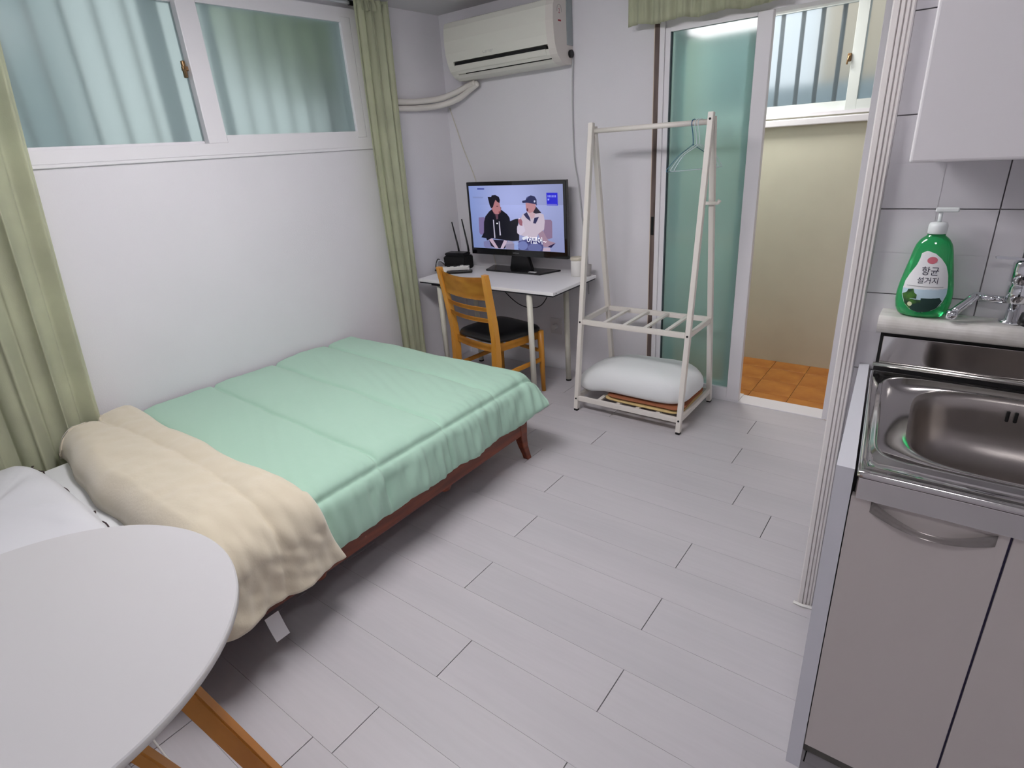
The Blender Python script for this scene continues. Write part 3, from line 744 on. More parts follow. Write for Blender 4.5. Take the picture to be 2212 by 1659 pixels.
for p, q, bw in (((-.185, -.205, 0), (.185, -.205, 0), .018), ((.190, -.19, 0), (.190, .18, 0), .010), ((.185, .19, 0), (-.185, .19, 0), .010), ((-.19, .18, 0), (-.19, -.19, 0), .010)):
    obj('apron', apron(p, q, bw), MT['chair'], ch, True)
for s in (-1, 1): obj('stretcher', beam(bmesh.new(), (s*.19, -.21, .215), (s*.192, .178, .235), .018, .028, bev=.003), MT['chair'], ch)
obj('stretcher', beam(bmesh.new(), (-.185, .17, .30), (.185, .17, .30), .028, .018, bev=.003), MT['chair'], ch)

# ================================================================== CLOTHES RACK
rk = thing('clothes_rack', 'white wooden A-frame clothes rack with shelf in front of the sliding door', 'clothes rack', (0, 0, 0))
T = .027; ztop = 1.675; yf, yb, ym = -.370, .140, -.118
xs = (1.378, 2.078)
def yfr(z): return yf+(ym-.012-yf)*z/ztop
def ybk(z): return yb+(ym+.016-yb)*z/ztop
for i, x in enumerate((xs[0]+T/2, xs[1]-T/2)):
    l = obj('leg', beam(bmesh.new(), (x, yfr(.012), .012), (x, yfr(ztop), ztop), .030, T, (1, 0, 0), .0015), MT['rack'], rk)
    obj('foot_cap', B((x-.012, yfr(0)-.012, 0), (x+.012, yfr(0)+.012, .0115)), MT['rubber'], l)
    for z in (.082, .565): obj('bolt', tube(bmesh.new(), [(x, yfr(z)-.0145, z), (x, yfr(z)-.0175, z)], .006, 10), MT['dark'], l)
    dx = 0
    l2 = obj('leg', beam(bmesh.new(), (x+dx, ybk(.012), .012), (x+dx, ybk(ztop-.0), ztop-.02), .030, T, (1, 0, 0), .0015), MT['rack'], rk)
    obj('foot_cap', B((x-.012, ybk(0)-.012, 0), (x+.012, ybk(0)+.012, .0115)), MT['rubber'], l2)
    # side rails
    for z in (.082, .565):
        s_ = obj('side_rail', beam(bmesh.new(), (x, yfr(z)+.015, z), (x, ybk(z)-.015, z), .020, .030, bev=.0015), MT['rack'], rk)
for z in (.082, .565):
    for yy_ in (yfr(z)-.002, ybk(z)):
        obj('cross_rail', beam(bmesh.new(), (xs[0]+T, yy_, z), (xs[1]-T, yy_, z), .020, .030, bev=.0015), MT['rack'], rk)
for k in range(1, 5):
    x = xs[0]+T+(xs[1]-xs[0]-2*T)*k/5+.012
    obj('shelf_slat', beam(bmesh.new(), (x, yfr(.565)+.008, .572), (x, ybk(.565)-.01, .572), .024, .012, bev=.001), MT['rack'], rk)
for k in range(1, 5):
    x = xs[0]+T+(xs[1]-xs[0]-2*T)*k/5
    obj('shelf_slat', beam(bmesh.new(), (x, yfr(.08)+.008, .082), (x, ybk(.08)-.01, .082), .024, .012, bev=.001), MT['rack'], rk)
obj('hanging_rail', tube(bmesh.new(), [(xs[0]+T-.002, ym, 1.632), (xs[1]-T+.002, ym, 1.632)], .0135, 18), MT['rack'], rk, True)
obj('bolt', tube(bmesh.new(), [(xs[1]-T/2, yfr(1.645)-.0145, 1.645), (xs[1]-T/2, yfr(1.645)-.017, 1.645)], .006, 10), MT['dark'], rk)
obj('side_peg', beam(bmesh.new(), (xs[1]-T-.012, -.07, 1.237), (xs[1]+.030, -.07, 1.237), .016, .016, bev=.003), MT['rack'], rk)
obj('peg_knob', tube(bmesh.new(), [(xs[1]+.026, -.07, 1.237), (xs[1]+.036, -.07, 1.252)], [.009, .010], 10), MT['rack'], rk)

def hanger(name, x, ang, m, label, tone2=None, sx=1.):
    h = thing(name, label, 'clothes hanger', (x, ym, 1.632), ang, 'wire hangers on the rack rail')
    R = .0155
    pts = [(-.006, 0, R*.2)]
    pts = [(R*math.cos(a)*1.05, 0, R*math.sin(a)+.002) for a in np.linspace(-.3, PI*.98, 9)]
    pts = pts+[(-R*1.0, 0, -.012), (-.006, 0, -.045), (0, 0, -.085), (0, 0, -.105)]
    hook = obj('hook', tube(bmesh.new(), spline(pts, 4), .0022, 7), m, h, True)
    s = .175*sx
    body = spline([(0, 0, -.10), (.03, 0, -.115), (.10, 0, -.150), (s, 0, -.205), (s+.004, 0, -.215), (s-.01, 0, -.220), (0, 0, -.222), (-s+.01, 0, -.220), (-s-.004, 0, -.215), (-s, 0, -.205), (-.10, 0, -.150), (-.03, 0, -.115), (0, 0, -.10)], 5)
    obj('body', tube(bmesh.new(), body, .0020, 7), tone2 or m, h, True)
    return h
hanger('wire_hanger', 1.974, math.radians(68), MT['wireb'], 'blue necked wire hanger, leftmost on the white rail', mat('grey_blue_wire', (90, 130, 150), .3))
hanger('wire_hanger', 1.991, math.radians(64), MT['wirew'], 'white wire hanger in the middle of the three on the rail', None, .9)
hanger('wire_hanger', 2.008, math.radians(61), MT['wirew'], 'white wire hanger nearest the rack\'s right post', None, .85)

# folded quilt and mats on the lower shelf
def puffy(cx, cy, z0, hx, hy, h, rz=0., seed=0, n=44, e=.5, wr=.008):
    bm = bmesh.new(); rings = []
    prof = [(0.0, 1.0), (.35, 1.0), (.6, .97), (.78, .88), (.9, .72), (.98, .48), (1., .28), (.97, .10), (.88, .0), (.5, 0)]
    c, s = math.cos(rz), math.sin(rz)
    for (r, zz) in prof[1:]:
        ring = []
        for i in range(n):
            a = 2*PI*i/n; ca, sa = math.cos(a), math.sin(a)
            x = hx*math.copysign(abs(ca)**e, ca)*r; y = hy*math.copysign(abs(sa)**e, sa)*r
            nz = noise.noise(Vector((x*7+seed, y*7, zz*2)))+.5*noise.noise(Vector((x*18+seed, y*15, zz*3)))
            x2 = x*(1+.04*nz); y2 = y*(1+.05*nz)
            ring.append(bm.verts.new((cx+c*x2-s*y2, cy+s*x2+c*y2, z0+max(0, h*zz+(wr*nz if zz > .05 else 0)))))
        rings.append(ring)
    cv = bm.verts.new((cx, cy, z0+h))
    for i in range(n): bm.faces.new((cv, rings[0][i], rings[0][(i+1) % n]))
    for A, B_ in zip(rings, rings[1:]):
        for i in range(n): bm.faces.new((A[i], B_[i], B_[(i+1) % n], A[(i+1) % n]))
    bm.faces.new(rings[-1]); return bm
tag(obj('folded_mat', puffy(1.80, -.115, .0885, .255, .210, .022, 0, 3, e=.25, wr=.001), MT['tanmat'], None, True), 'tan folded mat lying lowest on the rack\'s bottom shelf', 'mat')
tag(obj('folded_mat', puffy(1.81, -.115, .1108, .250, .205, .020, 0, 5, e=.25, wr=.001), MT['brownmat'], None, True), 'brown folded mat directly under the white bedding', 'mat')
bm = puffy(1.702, -.115, .1315, .375, .205, .150, math.radians(-1.5), 11, 72, .42, .007)
for v in bm.verts:   # bottom follows mats: left end sags onto the rail
    if v.co.x < 1.56: v.co.z -= .030*min(1, (1.56-v.co.x)/.12)
    v.co.z += .02*math.sin((v.co.x-1.35)*3.)*(v.co.z > .2)
qo = obj('folded_quilt', bm, MT['cotton'], None, True); sd = qo.modifiers.new('s', 'SUBSURF'); sd.levels = 1; sd.render_levels = 1
tag(qo, 'puffy white folded bedding on the bottom shelf of the clothes rack', 'bedding')

# ================================================================== BED
bed = thing('bed', 'reddish cherry wood bed frame along the window wall', 'bed', (0, 0, 0))
obj('side_rail', beam(bmesh.new(), (1.462, -2.99, .212), (1.462, -1.06, .212), .026, .115, bev=.004), MT['cherry'], bed)
obj('side_rail', beam(bmesh.new(), (.145, -2.99, .212), (.145, -1.06, .212), .026, .115, bev=.004), MT['cherry'], bed)
obj('end_rail', beam(bmesh.new(), (.16, -1.045, .212), (1.45, -1.045, .212), .026, .115, bev=.004), MT['cherry'], bed)
obj('headboard', B((.13, -3.09, .15), (1.475, -3.06, .30), .006), MT['cherry'], bed)
obj('base_board', B((.159, -3.05, .205), (1.448, -1.06, .235)), MT['cherry'], bed)
def bleg(x, y, dx, dy):
    bm = bmesh.new(); rings = []
    for z, o_, w_ in ((.27, 0, .030), (.20, .0, .029), (.14, .002, .025), (.08, .010, .020), (.03, .022, .017), (0, .028, .017)):
        c_ = Vector((x+dx*o_, y+dy*o_, z)); rings.append([bm.verts.new(c_+Vector((a*w_, b_*w_, 0))) for a, b_ in ((-1, -1), (1, -1), (1, 1), (-1, 1))])
    for A, B_ in zip(rings, rings[1:]):
        for k in range(4): bm.faces.new((A[k], A[(k+1) % 4], B_[(k+1) % 4], B_[k]))
    bm.faces.new(rings[0]); bm.faces.new(rings[-1][::-1])
    bmesh.ops.bevel(bm, geom=bm.edges[:], offset=.003, segments=1, affect='EDGES'); return bm
for a in ((1.450, -1.05, .8, .8), (.16, -1.05, 0, .8), (1.450, -3.02, .8, -.8), (.16, -3.02, 0, -.8)): obj('leg', bleg(*a), MT['cherry'], bed)
for y in (-1.615, -2.325): obj('middle_foot', lathe(bmesh.new(), [(.030, .204), (.034, .17), (.036, .135), (.028, .112), (.012, .104)], 16, center=(1.415, y, 0)), MT['cherry'], bed, True)
mtx = tag(obj('mattress', B((.160, -3.045, .2355), (1.440, -1.062, .43), .03, 4), MT['sheet'], None, True), 'white sheeted mattress showing between the pillow and the cream fold', 'mattress')

# duvet
RZ = .075; AX0 = .03; AX1 = 1.395; ZT = .455
def base_path(a):
    """across the bed: returns (x, z, nx, nz) at arc length a from the wall"""
    L1 = AX1-AX0
    if a < L1: return AX0+a, ZT, 0., 1.
    q = (a-L1)/RZ
    if q < PI/2*.93: return AX1+RZ*math.sin(q), ZT-RZ*(1-math.cos(q)), math.sin(q), math.cos(q)
    q0 = PI/2*.93; d = a-L1-RZ*q0
    return AX1+RZ*math.sin(q0)+d*.17, ZT-RZ*(1-math.cos(q0))-d*.97, .97, .17
LA = (AX1-AX0)+RZ*PI/2*.93+.150
SY = [-2.375, -2.0, -1.625, -1.25]
def duvet(u, v):
    a = LA*u; y = -2.62+(1.70)*v    # to -.92
    x, z, nx, nz = base_path(a)
    ye = y; dz = 0.
    seam_y = [s+.075*(1-min(1, x/1.45)) for s in SY]+[-.90, -2.75]
    dy = min(abs(ye-s) for s in seam_y)
    L1 = AX1-AX0; aS = L1+.062
    dS = abs(a-aS)
    puff = .012+.013*(1-math.exp(-dy/.030))*(1-math.exp(-dS/.020))-.010*math.exp(-(dy/.009)**2)-.010*math.exp(-(dS/.009)**2)
    puff *= (1-math.exp(-max(0, LA-a)/.02))
    if a > aS: puff *= .75
    P_ = Vector((x*3, y*3, 0))
    wr = .010*noise.noise(P_*1.1+Vector((4, 0, 0)))
    # short gathers running across, strongest next to the edge seam and in the hanging part
    g = math.exp(-dS/.08)*.0042+(.0055 if a > aS else 0)*min(1, (a-aS)/.06 if a > aS else 0)
    wr += g*noise.noise(Vector((y*34, a*5, 1.)))*1.6+g*noise.noise(Vector((y*15+a*8, a*4, 6.)))*1.3
    wr += .0032*noise.noise(Vector((y*20+a*9, a*3.5, 9)))
    h = .012+puff+wr
    # foot end drape
    yk = -1.015
    if y > yk:
        q = (y-yk)/.075
        if q > 1.35: q2 = 1.35; ex = (y-yk)-.075*1.35
        else: q2 = q; ex = 0
        y = yk+.085*math.sin(q2); dz = .075*(1-math.cos(q2))+ex*5.0
        dz = min(dz, .20)
    # wavy lower hem
    if a > aS:
        k = (a-aS)/(LA-aS)
        z += .012*k*noise.noise(Vector((y*5, 0, 3)))+.004*k*math.sin(y*23)
        x += k*(.012*noise.noise(Vector((y*6, 4, 0)))+.006*math.sin(y*17+1))
        # corner droops outward
        if y > -1.10: x += .035*k*(y+1.10)/.10; z += .035*k*(y+1.10)/.10
        # hem rises where it meets the fold
    z2 = z-dz*(1 if a < aS else max(0, 1-(a-aS)/.15)*.7)
    return (max(x+nx*h, .005+.12*max(0, min(1, (-2.36-y)/.08))), y, max(z2+nz*h, .12))
bm = grid(duvet, 270, 300)
bmesh.ops.recalc_face_normals(bm, faces=bm.faces[:])
dv = thing('duvet', 'mint green quilted duvet with its top folded back to show cream fleece', 'duvet', (0, 0, 0))
dsh = obj('green_side', bm, MT['green'], dv, True); dsh['label'] = 'mint green quilted outer side'
so_ = dsh.modifiers.new('th', 'SOLIDIFY'); so_.thickness = .010; so_.offset = -1
# cream fold
def yl(a): return -2.69-.065*min(1, a/1.0)+.012*math.sin(a*7)+.02*noise.noise(Vector((a*4, 0, 0)))
def yr(a):
    y = -2.325-.030*math.sin(min(a, 1.4)/1.4*PI)*.3+.008*math.sin(a*11)
    if a > 1.36: y += .055*(a-1.36)/.25
    return y
SF = [-2.50]
def fold(u, v):
    a = (LA+.022)*u; t = v
    x, z, nx, nz = base_path(a)
    Yl, Yr = yl(a), yr(a); y = Yl+(Yr-Yl)*t
    w_ = Yr-Yl; th = .105
    if a > AX1-AX0: th = .105-.035*min(1, (a-(AX1-AX0))/.2)
    ed = t*w_; h = th*math.sqrt(max(0, 1-(1-min(1, ed/.085))**2)) if ed < .085 else th
    er = (1-t)*w_
    if er < .030: h = .040+(th-.040)*math.sqrt(max(0, 1-(1-er/.030)**2))
    dS = abs(y-(-2.505)-.05*math.sin(a*2)); aS = (AX1-AX0)+.035; dA = abs(a-aS)
    core = min(1, ed/.08)*min(1, er/.05)
    h -= .020*math.exp(-dS/.028)*core
    h -= .016*math.exp(-dA/.030)*core
    h += .009*noise.noise(Vector((x*7, y*9, z*9+2)))*core+.004*noise.noise(Vector((x*16, y*22, z*16)))*core
    gg = math.exp(-dA/.12)*.006+(.010 if a > aS else 0)+math.exp(-dS/.06)*.004
    h += .55*core*gg*(noise.noise(Vector((y*30, a*14, 2)))+.8*noise.noise(Vector((y*13-a*22, a*7, 7))))*1.3
    if u < .03: h *= .6+.4*u/.03
    hem = 0
    if a > aS: x += .012*math.sin(y*25)*(a-aS)/.2
    return (max(x+nx*h, .005+.12*max(0, min(1, (-2.42-y)/.08))), y, z+nz*h-.022*(1-core if a < aS else 0))
bm = grid(fold, 170, 70)
fo = obj('cream_fold', bm, MT['cream'], dv, True); fo['label'] = 'cream fleece underside folded back'
so_ = fo.modifiers.new('th', 'SOLIDIFY'); so_.thickness = .010; so_.offset = -1
# bottom hem roll of the fold and care label
bm = bmesh.new()
bm2 = grid(lambda u, v: (1.558+.014*v-.004*math.sin(3*v), -2.615+.050*u+.012*v, .215-.100*v), 4, 10)
bmesh.ops.solidify(bm2, geom=bm2.faces[:], thickness=.001)
tg = obj('care_label', bm2, MT['tag'], dv); tg['label'] = 'white sewn-in care label hanging below the hem'

# pillow
pl = thing('pillow', 'white pillow with dark piping at the head of the bed', 'pillow', (0, 0, 0))
bm = puffy(.60, -3.015, .4305, .46, .235, .105, 0, 21, 90, .35, .014)
po = obj('cushion', bm, MT['pillow'], pl, True); sd = po.modifiers.new('s', 'SUBSURF'); sd.levels = 1; sd.render_levels = 1
pts = []
for k in range(60):
    t = k/59; x = .14+.88*t; pts.append((x, -2.786-.007*math.sin(t*40)-.005*math.sin(t*23), .4535+.006*math.sin(t*51)+.007*math.sin(t*17)))
obj('piping', tube(bmesh.new(), pts, .0028, 6), MT['piping'], pl, True)

# ================================================================== ROUND TABLE
rt_ = thing('round_table', 'round white table top on splayed beech legs in the near left corner', 'table', (1.775, -3.207, 0))
def disc(r, z0, z1, n=96):
    bm = bmesh.new(); lathe(bm, [(r-.004, z0), (r, z0+.003), (r, z1-.003), (r-.003, z1)], n); return bm
bm = disc(.447, .700, .720)
o = obj('tabletop', bm, [MT['table'], MT['tedge']], rt_)
for p in o.data.polygons:
    if abs(p.normal.z) < .5: p.material_index = 1; p.use_smooth = True
for k in range(4):
    a = math.radians(47+90*k)
    d = Vector((math.cos(a), math.sin(a), 0))
    t_ = d*.26+Vector((0, 0, .6995)); b_ = d*.51
    obj('leg', beam(bmesh.new(), t_, b_+Vector((0, 0, 0.0)), .030, .052, d, .004, .028, .050), MT['tleg'], rt_)
obj('frame', (lambda bm: (beam(bm, (-.16, -.17, .68), (.16, .17, .68), .05, .036), beam(bm, (-.16, .17, .68), (.16, -.17, .68), .05, .036), bm)[-1])(bmesh.new()), MT['tleg'], rt_)
sl = thing('stool', 'beech stool tucked under the round table with one slanted leg showing', 'stool', (1.80, -3.21, 0))
obj('seat', lathe(bmesh.new(), [(.150, .425), (.160, .430), (.160, .448), (.155, .452)], 40), MT['tleg'], sl, True)
for k in range(4):
    a = math.radians(68.5+90*k); d = Vector((math.cos(a), math.sin(a), 0))
    obj('leg', beam(bmesh.new(), d*.125+Vector((0, 0, .4245)), d*.28, .040, .030, d, .004, .032, .024), MT['tleg'], sl)
tag(obj('white_cable', tube(bmesh.new(), spline([(1.55, -3.02, .26), (1.72, -3.0, .10), (1.80, -2.965, .02), (1.76, -3.05, .006), (1.68, -3.12, .006), (1.75, -3.2, .006)], 10), .003, 7), MT['white'], None, True),
    'thin white cable trailing on the floor under the round table', 'cable')

# ================================================================== KITCHEN
YF = -2.005; YBK = -1.3565
def kx(y, base=3.020): # left end of the unit leans out towards the front
    return base+.042*(YBK-y)/(YBK-YF)
kb = thing('sink_cabinet', 'warm grey base cabinet under the steel sink', 'cabinet', (0, 0, 0))
bm = bmesh.new()
pr = [(2.975, YBK), (3.000, YBK), (3.056, YF), (3.022, YF)]
prism(bm, pr, 0.0, .925); obj('side_panel', bm, MT['cabside'], kb)
bm = bmesh.new(); box(bm, (3.062, YF+.022, .095), (3.9, YBK, .113)); box(bm, (3.062, YBK-.008, .113), (3.9, YBK, .925)); box(bm, (3.884, YF+.022, .113), (3.9, YBK-.008, .89)); box(bm, (3.062, YF+.022, .113), (3.072, YBK-.008, .89))
obj('carcass', bm, MT['cab'], kb)
obj('toe_kick', B((3.046, YF+.06, 0), (3.9, YF+.075, .0945)), mat('grey_toe_kick', (120, 118, 112), .6), kb)
def cdoor(x0, x1, hx0, hx1):
    d = obj('door', B((x0, YF, .095), (x1, YF+.0195, .862), .0015), MT['cab'], kb)
    # arched flat handle
    def fn(u, v):
        x = hx0+(hx1-hx0)*u; bow = .022*math.sin(PI*u); sag = .020*math.sin(PI*u)
        wv = .020+(.006*math.cos(2*PI*u))
        return (x, YF-.002-bow, .848-sag+(v-.5)*wv-.004*u)
    bm = grid(fn, 24, 2); bmesh.ops.solidify(bm, geom=bm.faces[:], thickness=.004)
    obj('handle', bm, MT['handle'], d, True)
    return d
cdoor(3.058, 3.3175, 3.095, 3.300); cdoor(3.3215, 3.60, 3.345, 3.55); cdoor(3.604, 3.88, 3.63, 3.85)
obj('door_gap', B((3.3176, YF+.004, .1), (3.3214, YF+.0205, .86)), MT['cabgap'], kb)

sk = thing('kitchen_sink', 'stainless steel sink top with a rounded bowl on the base cabinet', 'sink', (0, 0, 0))
ZS = .935
def skx(x, y):  # keep left end aligned with the leaning side
    return x+.057*((YBK-y)/(YBK-YF)-.5)*max(0, 1-max(0, x-3.03)/.12)
def ringpts(cx, cy, hx, hy, e, z, n=96):
    out = []
    for i in range(n):
        a = 2*PI*(i+.5)/n; c, s = math.cos(a), math.sin(a)
        out.append(Vector((cx+hx*math.copysign(abs(c)**e, c), cy+hy*math.copysign(abs(s)**e, s), z)))
    return out
def rectring(x0, x1, y0, y1, z, cx, cy, n=96):
    out = []
    for i in range(n):
        a = 2*PI*(i+.5)/n; c, s = math.cos(a), math.sin(a)
        tx = ((x1-cx) if c > 0 else (cx-x0))/max(abs(c), 1e-6); ty = ((y1-cy) if s > 0 else (cy-y0))/max(abs(s), 1e-6)
        t = min(tx, ty); out.append(Vector((cx+c*t, cy+s*t, z)))
    # snap nearest to corners
    for X_, Y_ in ((x0, y0), (x1, y0), (x0, y1), (x1, y1)):
        k = min(range(n), key=lambda q: (out[q].x-X_)**2+(out[q].y-Y_)**2); out[k] = Vector((X_, Y_, z))
    return out
bcx, bcy = 3.40, -1.705
X_L, X_R, Y_F, Y_B = 3.033, 3.85, YF-.022, -1.425
rings = [rectring(X_L, X_R, Y_F, Y_B, ZS-.013, bcx, bcy), rectring(X_L, X_R, Y_F, Y_B, ZS-.004, bcx, bcy), rectring(X_L+.003, X_R-.003, Y_F+.003, Y_B-.003, ZS, bcx, bcy),
         rectring(X_L+.010, X_R-.010, Y_F+.012, Y_B-.006, ZS, bcx, bcy), rectring(X_L+.014, X_R-.014, Y_F+.017, Y_B-.010, ZS-.004, bcx, bcy),
         ringpts(bcx, bcy, .348, .262, .20, ZS-.004), ringpts(bcx, bcy, .343, .257, .20, ZS+.003), ringpts(bcx, bcy, .334, .249, .21, ZS+.003), ringpts(bcx, bcy, .326, .242, .22, ZS-.008)]
by = bcy+.010
bowl = [ringpts(bcx+.005, by, .282, .222, .42, ZS-.009), ringpts(bcx+.005, by, .277, .217, .43, ZS-.011), ringpts(bcx+.005, by, .272, .212, .44, ZS-.020), ringpts(bcx+.005, by, .268, .207, .45, ZS-.05), ringpts(bcx+.005, by, .264, .203, .46, ZS-.09),
        ringpts(bcx+.005, by, .258, .196, .48, ZS-.125), ringpts(bcx+.005, by, .246, .184, .50, ZS-.150), ringpts(bcx+.005, by, .225, .163, .55, ZS-.168), ringpts(bcx+.005, by, .19, .13, .62, ZS-.177), ringpts(bcx, by, .10, .06, .9, ZS-.180)]
def loft(ringsets, cap=None):
    bm = bmesh.new(); R = [[bm.verts.new((skx(p.x, p.y), p.y, p.z)) for p in r] for r in ringsets]
    for A, B_ in zip(R, R[1:]):
        n = len(A)
        for i in range(n): bm.faces.new((A[i], A[(i+1) % n], B_[(i+1) % n], B_[i]))
    if cap == 'end': bm.faces.new(R[-1])
    return bm
dk_ = obj('deck', loft(rings+[bowl[0]]), MT['steelp'], sk, True)
bw = obj('bowl', loft(bowl, 'end'), MT['steeld'], sk, True)
obj('drain', lathe(bmesh.new(), [(.040, 0), (.046, .002), (.044, .004), (.030, .0042), (.028, .001)], 32, center=(3.335, -1.70, ZS-.1790)), MT['steel'], sk, True)
obj('drain_hole', lathe(bmesh.new(), [(.029, .0043), (.029, .0046), (.001, .0047)], 24, center=(3.335, -1.70, ZS-.1790)), MT['blackmatte'], sk)
bm = bmesh.new()
for k in range(6):
    x = 3.315+k*.016+(.014 if k > 1 else 0)
    box(bm, (x, bcy+.2120, ZS-.062), (x+.007, bcy+.2165, ZS-.034), .0015, 1)
obj('overflow_slot', bm, MT['blackmatte'], sk)
obj('front_band', B((3.066, YF-.0160, .868), (3.85, YF-.0015, .917), .001), MT['steelp'], sk)

bs = thing('steel_backsplash', 'steel upstand behind the sink under the white ledge', 'backsplash', (0, 0, 0))
obj('plate', B((3.026, -1.422, ZS+.002), (3.86, -1.415, 1.036), .001), MT['steelp'], bs)
obj('lip', tube(bmesh.new(), [(3.014, -1.430, ZS+.020), (3.86, -1.430, ZS+.020)], .006, 8), MT['steel'], bs, True)
obj('lower_fold', B((3.016, -1.4275, ZS+.0005), (3.86, -1.4225, ZS+.016)), MT['dark'], bs)
obj('gap_strip', B((3.018, -1.4149, ZS), (3.86, -1.40, 1.046)), MT['blackmatte'], bs)
# ledge with a rounded front edge
bm = bmesh.new(); pr = [(-1.3562, 1.096), (-1.430, 1.096)]
pr += [(-1.430-.019*math.sin(a), 1.0725+.0235*math.cos(a)) for a in np.linspace(.2, PI-.2, 10)] + [(-1.430, 1.0475), (-1.3562, 1.0475)]
extr(bm, pr, 3.008, 3.86)
tag(obj('ledge', bm, MT['ledge'], None), 'white marbled shelf ledge with rounded front above the sink', 'ledge')

# soap bottle
sb = thing('soap_bottle', 'green dish soap pump bottle with a white label beside the tap', 'bottle', (3.096, -1.397, 1.0965))
bp = [(.030, 0), (.045, .001), (.052, .006), (.058, .020), (.0615, .040), (.0620, .060), (.0590, .085), (.0535, .115), (.0475, .145), (.0430, .170), (.0385, .187), (.030, .201), (.020, .209), (.019, .214)]
def brad(z):
    for (r0, z0), (r1, z1) in zip(bp, bp[1:]):
        if z0 <= z <= z1: return r0+(r1-r0)*(z-z0)/(z1-z0+1e-9)
    return .02
prof_s = [(brad(z), z) for z in np.linspace(0.0005, .214, 44)]
obj('body', lathe(bmesh.new(), [(.03, 0)]+prof_s, 48, 1., .60), MT['soap'], sb, True)
obj('collar', lathe(bmesh.new(), [(.0195, .2142), (.0205, .216), (.0205, .234), (.0185, .240), (.010, .242)], 32, 1., 1.), MT['capw'], sb, True)
obj('pump_stem', tube(bmesh.new(), [(0, 0, .2415), (0, 0, .266)], .0045, 12), MT['capw'], sb, True)
bm = bmesh.new(); box(bm, (-.012, -.008, .2665), (.036, .008, .277), .003); obj('pump_nozzle', bm, MT['capw'], sb)
def on_bottle(x, z, off=.0006):
    r = brad(z); xx = max(-r*.98, min(r*.98, x)); return (xx, -.60*math.sqrt(max(0, r*r-xx*xx))-off, z)
def decal(name, outline, m, off, parent=sb, n=26):
    # fill outline (x,z) by horizontal spans following the curved body
    zs = [p[1] for p in outline]; z0, z1 = min(zs), max(zs); bm = bmesh.new(); rows = []
    for k in range(n+1):
        z = z0+(z1-z0)*(.002+.996*k/n); xs_ = []
        for (a, b_) in zip(outline, outline[1:]+outline[:1]):
            if (a[1] > z) != (b_[1] > z): xs_.append(a[0]+(b_[0]-a[0])*(z-a[1])/(b_[1]-a[1]))
        if len(xs_) < 2: continue
        rows.append([bm.verts.new(on_bottle(min(xs_)+(max(xs_)-min(xs_))*q/10, z, off)) for q in range(11)])
    for A, B_ in zip(rows, rows[1:]):
        for q in range(10): bm.faces.new((A[q], A[q+1], B_[q+1], B_[q]))
    return obj(name, bm, m, parent, True)
def cp(x, y):   # label sketch units -> bottle x, z
    yp = y-.096*(x-600)
    return ((x-548-.18*(1400-yp))/5.53*.00104, (1432-yp)/5.53*.00119)
lab = [cp(*p) for p in ((580, 628), (640, 628), (720, 660), (790, 730), (840, 810), (862, 920), (862, 1050), (850, 1150), (810, 1230), (740, 1310), (640, 1350), (530, 1350), (430, 1310), (370, 1240), (340, 1140), (350, 1060), (380, 970), (430, 890), (510, 790), (550, 710), (568, 650))]
decal('label', lab, MT['label'], .0005)
decal('label_sky', [cp(*p) for p in ((352, 1050), (860, 1080), (850, 1150), (810, 1225), (740, 1300), (430, 1300), (372, 1235), (342, 1140))], MT['skyp'], .0008)
decal('label_meadow', [cp(*p) for p in ((345, 1120), (400, 1100), (420, 1060), (480, 1060), (490, 1110), (520, 1130), (510, 1190), (600, 1230), (800, 1220), (740, 1305), (640, 1345), (530, 1345), (430, 1305), (372, 1238))], MT['meadow'], .0011)
decal('label_forest', [cp(*p) for p in ((430, 1250), (560, 1230), (565, 1170), (580, 1220), (600, 1180), (615, 1240), (660, 1245), (680, 1200), (700, 1240), (730, 1180), (750, 1215), (775, 1180), (800, 1225), (740, 1307), (640, 1347), (530, 1347), (440, 1312))], MT['forest'], .0013)
decal('label_emblem', [cp(688+58*math.cos(a), 738+40*math.sin(a)) for a in np.linspace(0, 2*PI, 20, endpoint=False)], MT['pink'], .0010)
decal('label_spot', [cp(435+28*math.cos(a), 1243+28*math.sin(a)) for a in np.linspace(0, 2*PI, 16, endpoint=False)], MT['pale'], .0016)
decal('label_line', [cp(*p) for p in ((400, 1016), (815, 1056), (815, 1062), (400, 1022))], MT['greymark'], .0010)
cx1, cz1 = cp(665, 868); cx2, cz2 = cp(640, 975)
text('label_text', '항균', .0225, MT['ink'], sb, lambda x, y: on_bottle(cx1+x*.92, cz1+y*1.05, .0012))
text('label_text', '설거지', .0185, MT['ink'], sb, lambda x, y: on_bottle(cx2+x*.92, cz2+y*1.0, .0012))
cx3, cz3 = cp(700, 1090)
text('label_small_text', '99.9%', .008, MT['greymark'], sb, lambda x, y: on_bottle(cx3+x, cz3+y, .0012)) if False else None

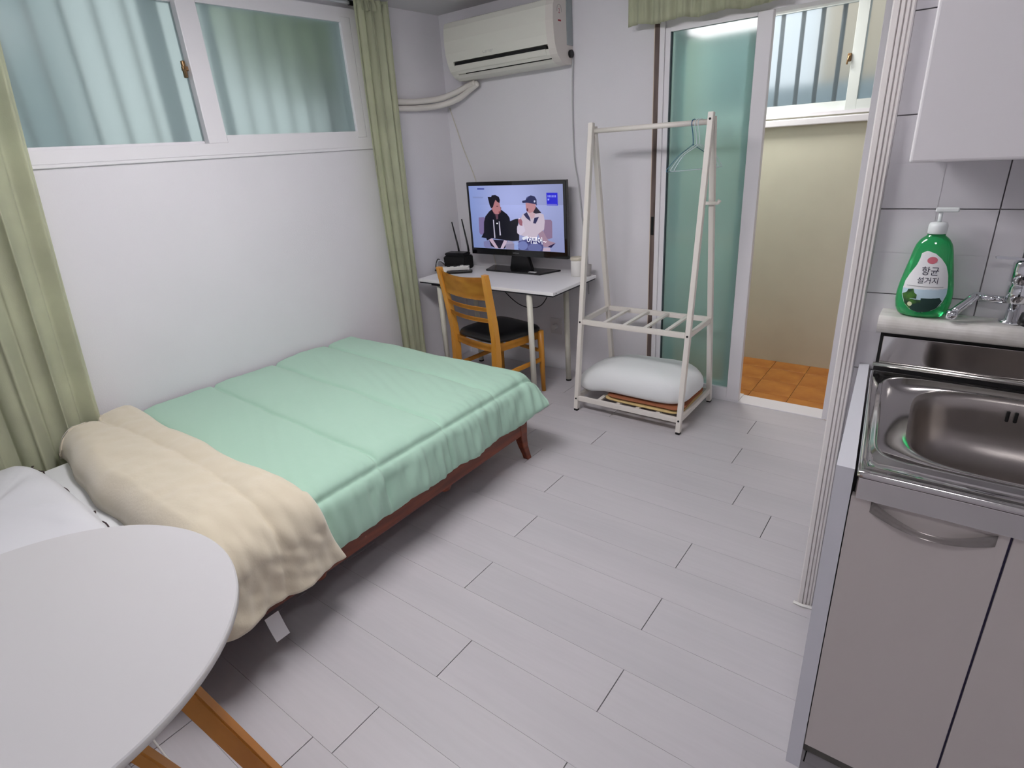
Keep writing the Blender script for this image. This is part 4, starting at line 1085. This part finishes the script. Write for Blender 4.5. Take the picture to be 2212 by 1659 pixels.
# faucet
fc = thing('faucet', 'chrome mixer tap with elbow lever on the ledge at the right edge', 'tap', (0, 0, 0))
obj('side_pipe', tube(bmesh.new(), [(3.258, -1.392, 1.152), (3.212, -1.392, 1.156)], .010, 16), MT['chrome'], fc, True)
obj('elbow', tube(bmesh.new(), spline([(3.212, -1.392, 1.156), (3.203, -1.405, 1.160), (3.192, -1.415, 1.150), (3.166, -1.435, 1.122)], 5), .0105, 16), MT['chrome'], fc, True)
obj('elbow_cap', lathe(bmesh.new(), [(.004, -.012), (.012, -.010), (.014, 0), (.012, .010), (.004, .012)], 20, center=(3.163, -1.437, 1.117)), MT['chrome'], fc, True)
obj('body', lathe(bmesh.new(), [(.018, 0), (.022, .003), (.022, .040), (.019, .044), (.019, .050), (.023, .053), (.023, .098), (.018, .104)], 28, center=(3.282, -1.392, 1.148)), MT['chrome'], fc, True)
obj('base_foot', lathe(bmesh.new(), [(.024, 0), (.024, .006), (.014, .010), (.012, .051)], 24, center=(3.282, -1.392, 1.0965)), MT['chrome'], fc, True)
obj('lever', beam(bmesh.new(), (3.282, -1.40, 1.256), (3.222, -1.405, 1.259), .014, .006, bev=.002), MT['chrome'], fc)
obj('neck', tube(bmesh.new(), spline([(3.282, -1.392, 1.250), (3.284, -1.392, 1.31), (3.288, -1.402, 1.37), (3.305, -1.42, 1.43), (3.345, -1.46, 1.45), (3.37, -1.50, 1.40), (3.35, -1.51, 1.30), (3.325, -1.51, 1.22)], 7), .010, 16), mat('smoked_chrome', (120, 116, 120), .15, metal=1.), fc, True)
obj('spray_head', tube(bmesh.new(), [(3.325, -1.51, 1.225), (3.312, -1.51, 1.150)], [.014, .022], 24), MT['chrome'], fc, True)
obj('spray_ring', tube(bmesh.new(), [(3.3118, -1.51, 1.1495), (3.307, -1.51, 1.125)], [.0235, .0225], 24), MT['dark'], fc, True)

# upper cabinet
uc = thing('wall_cabinet', 'white wall cabinet above the sink at the upper right', 'cabinet', (0, 0, 0))
obj('carcass', B((3.030, -1.635, 1.502), (3.86, -1.357, 2.25), .002), MT['cabup'], uc)
obj('door', B((3.026, -1.656, 1.495), (3.4215, -1.6365, 2.255), .006, 3), MT['cabup'], uc)
obj('door', B((3.4245, -1.656, 1.495), (3.86, -1.6365, 2.255), .006, 3), MT['cabup'], uc)
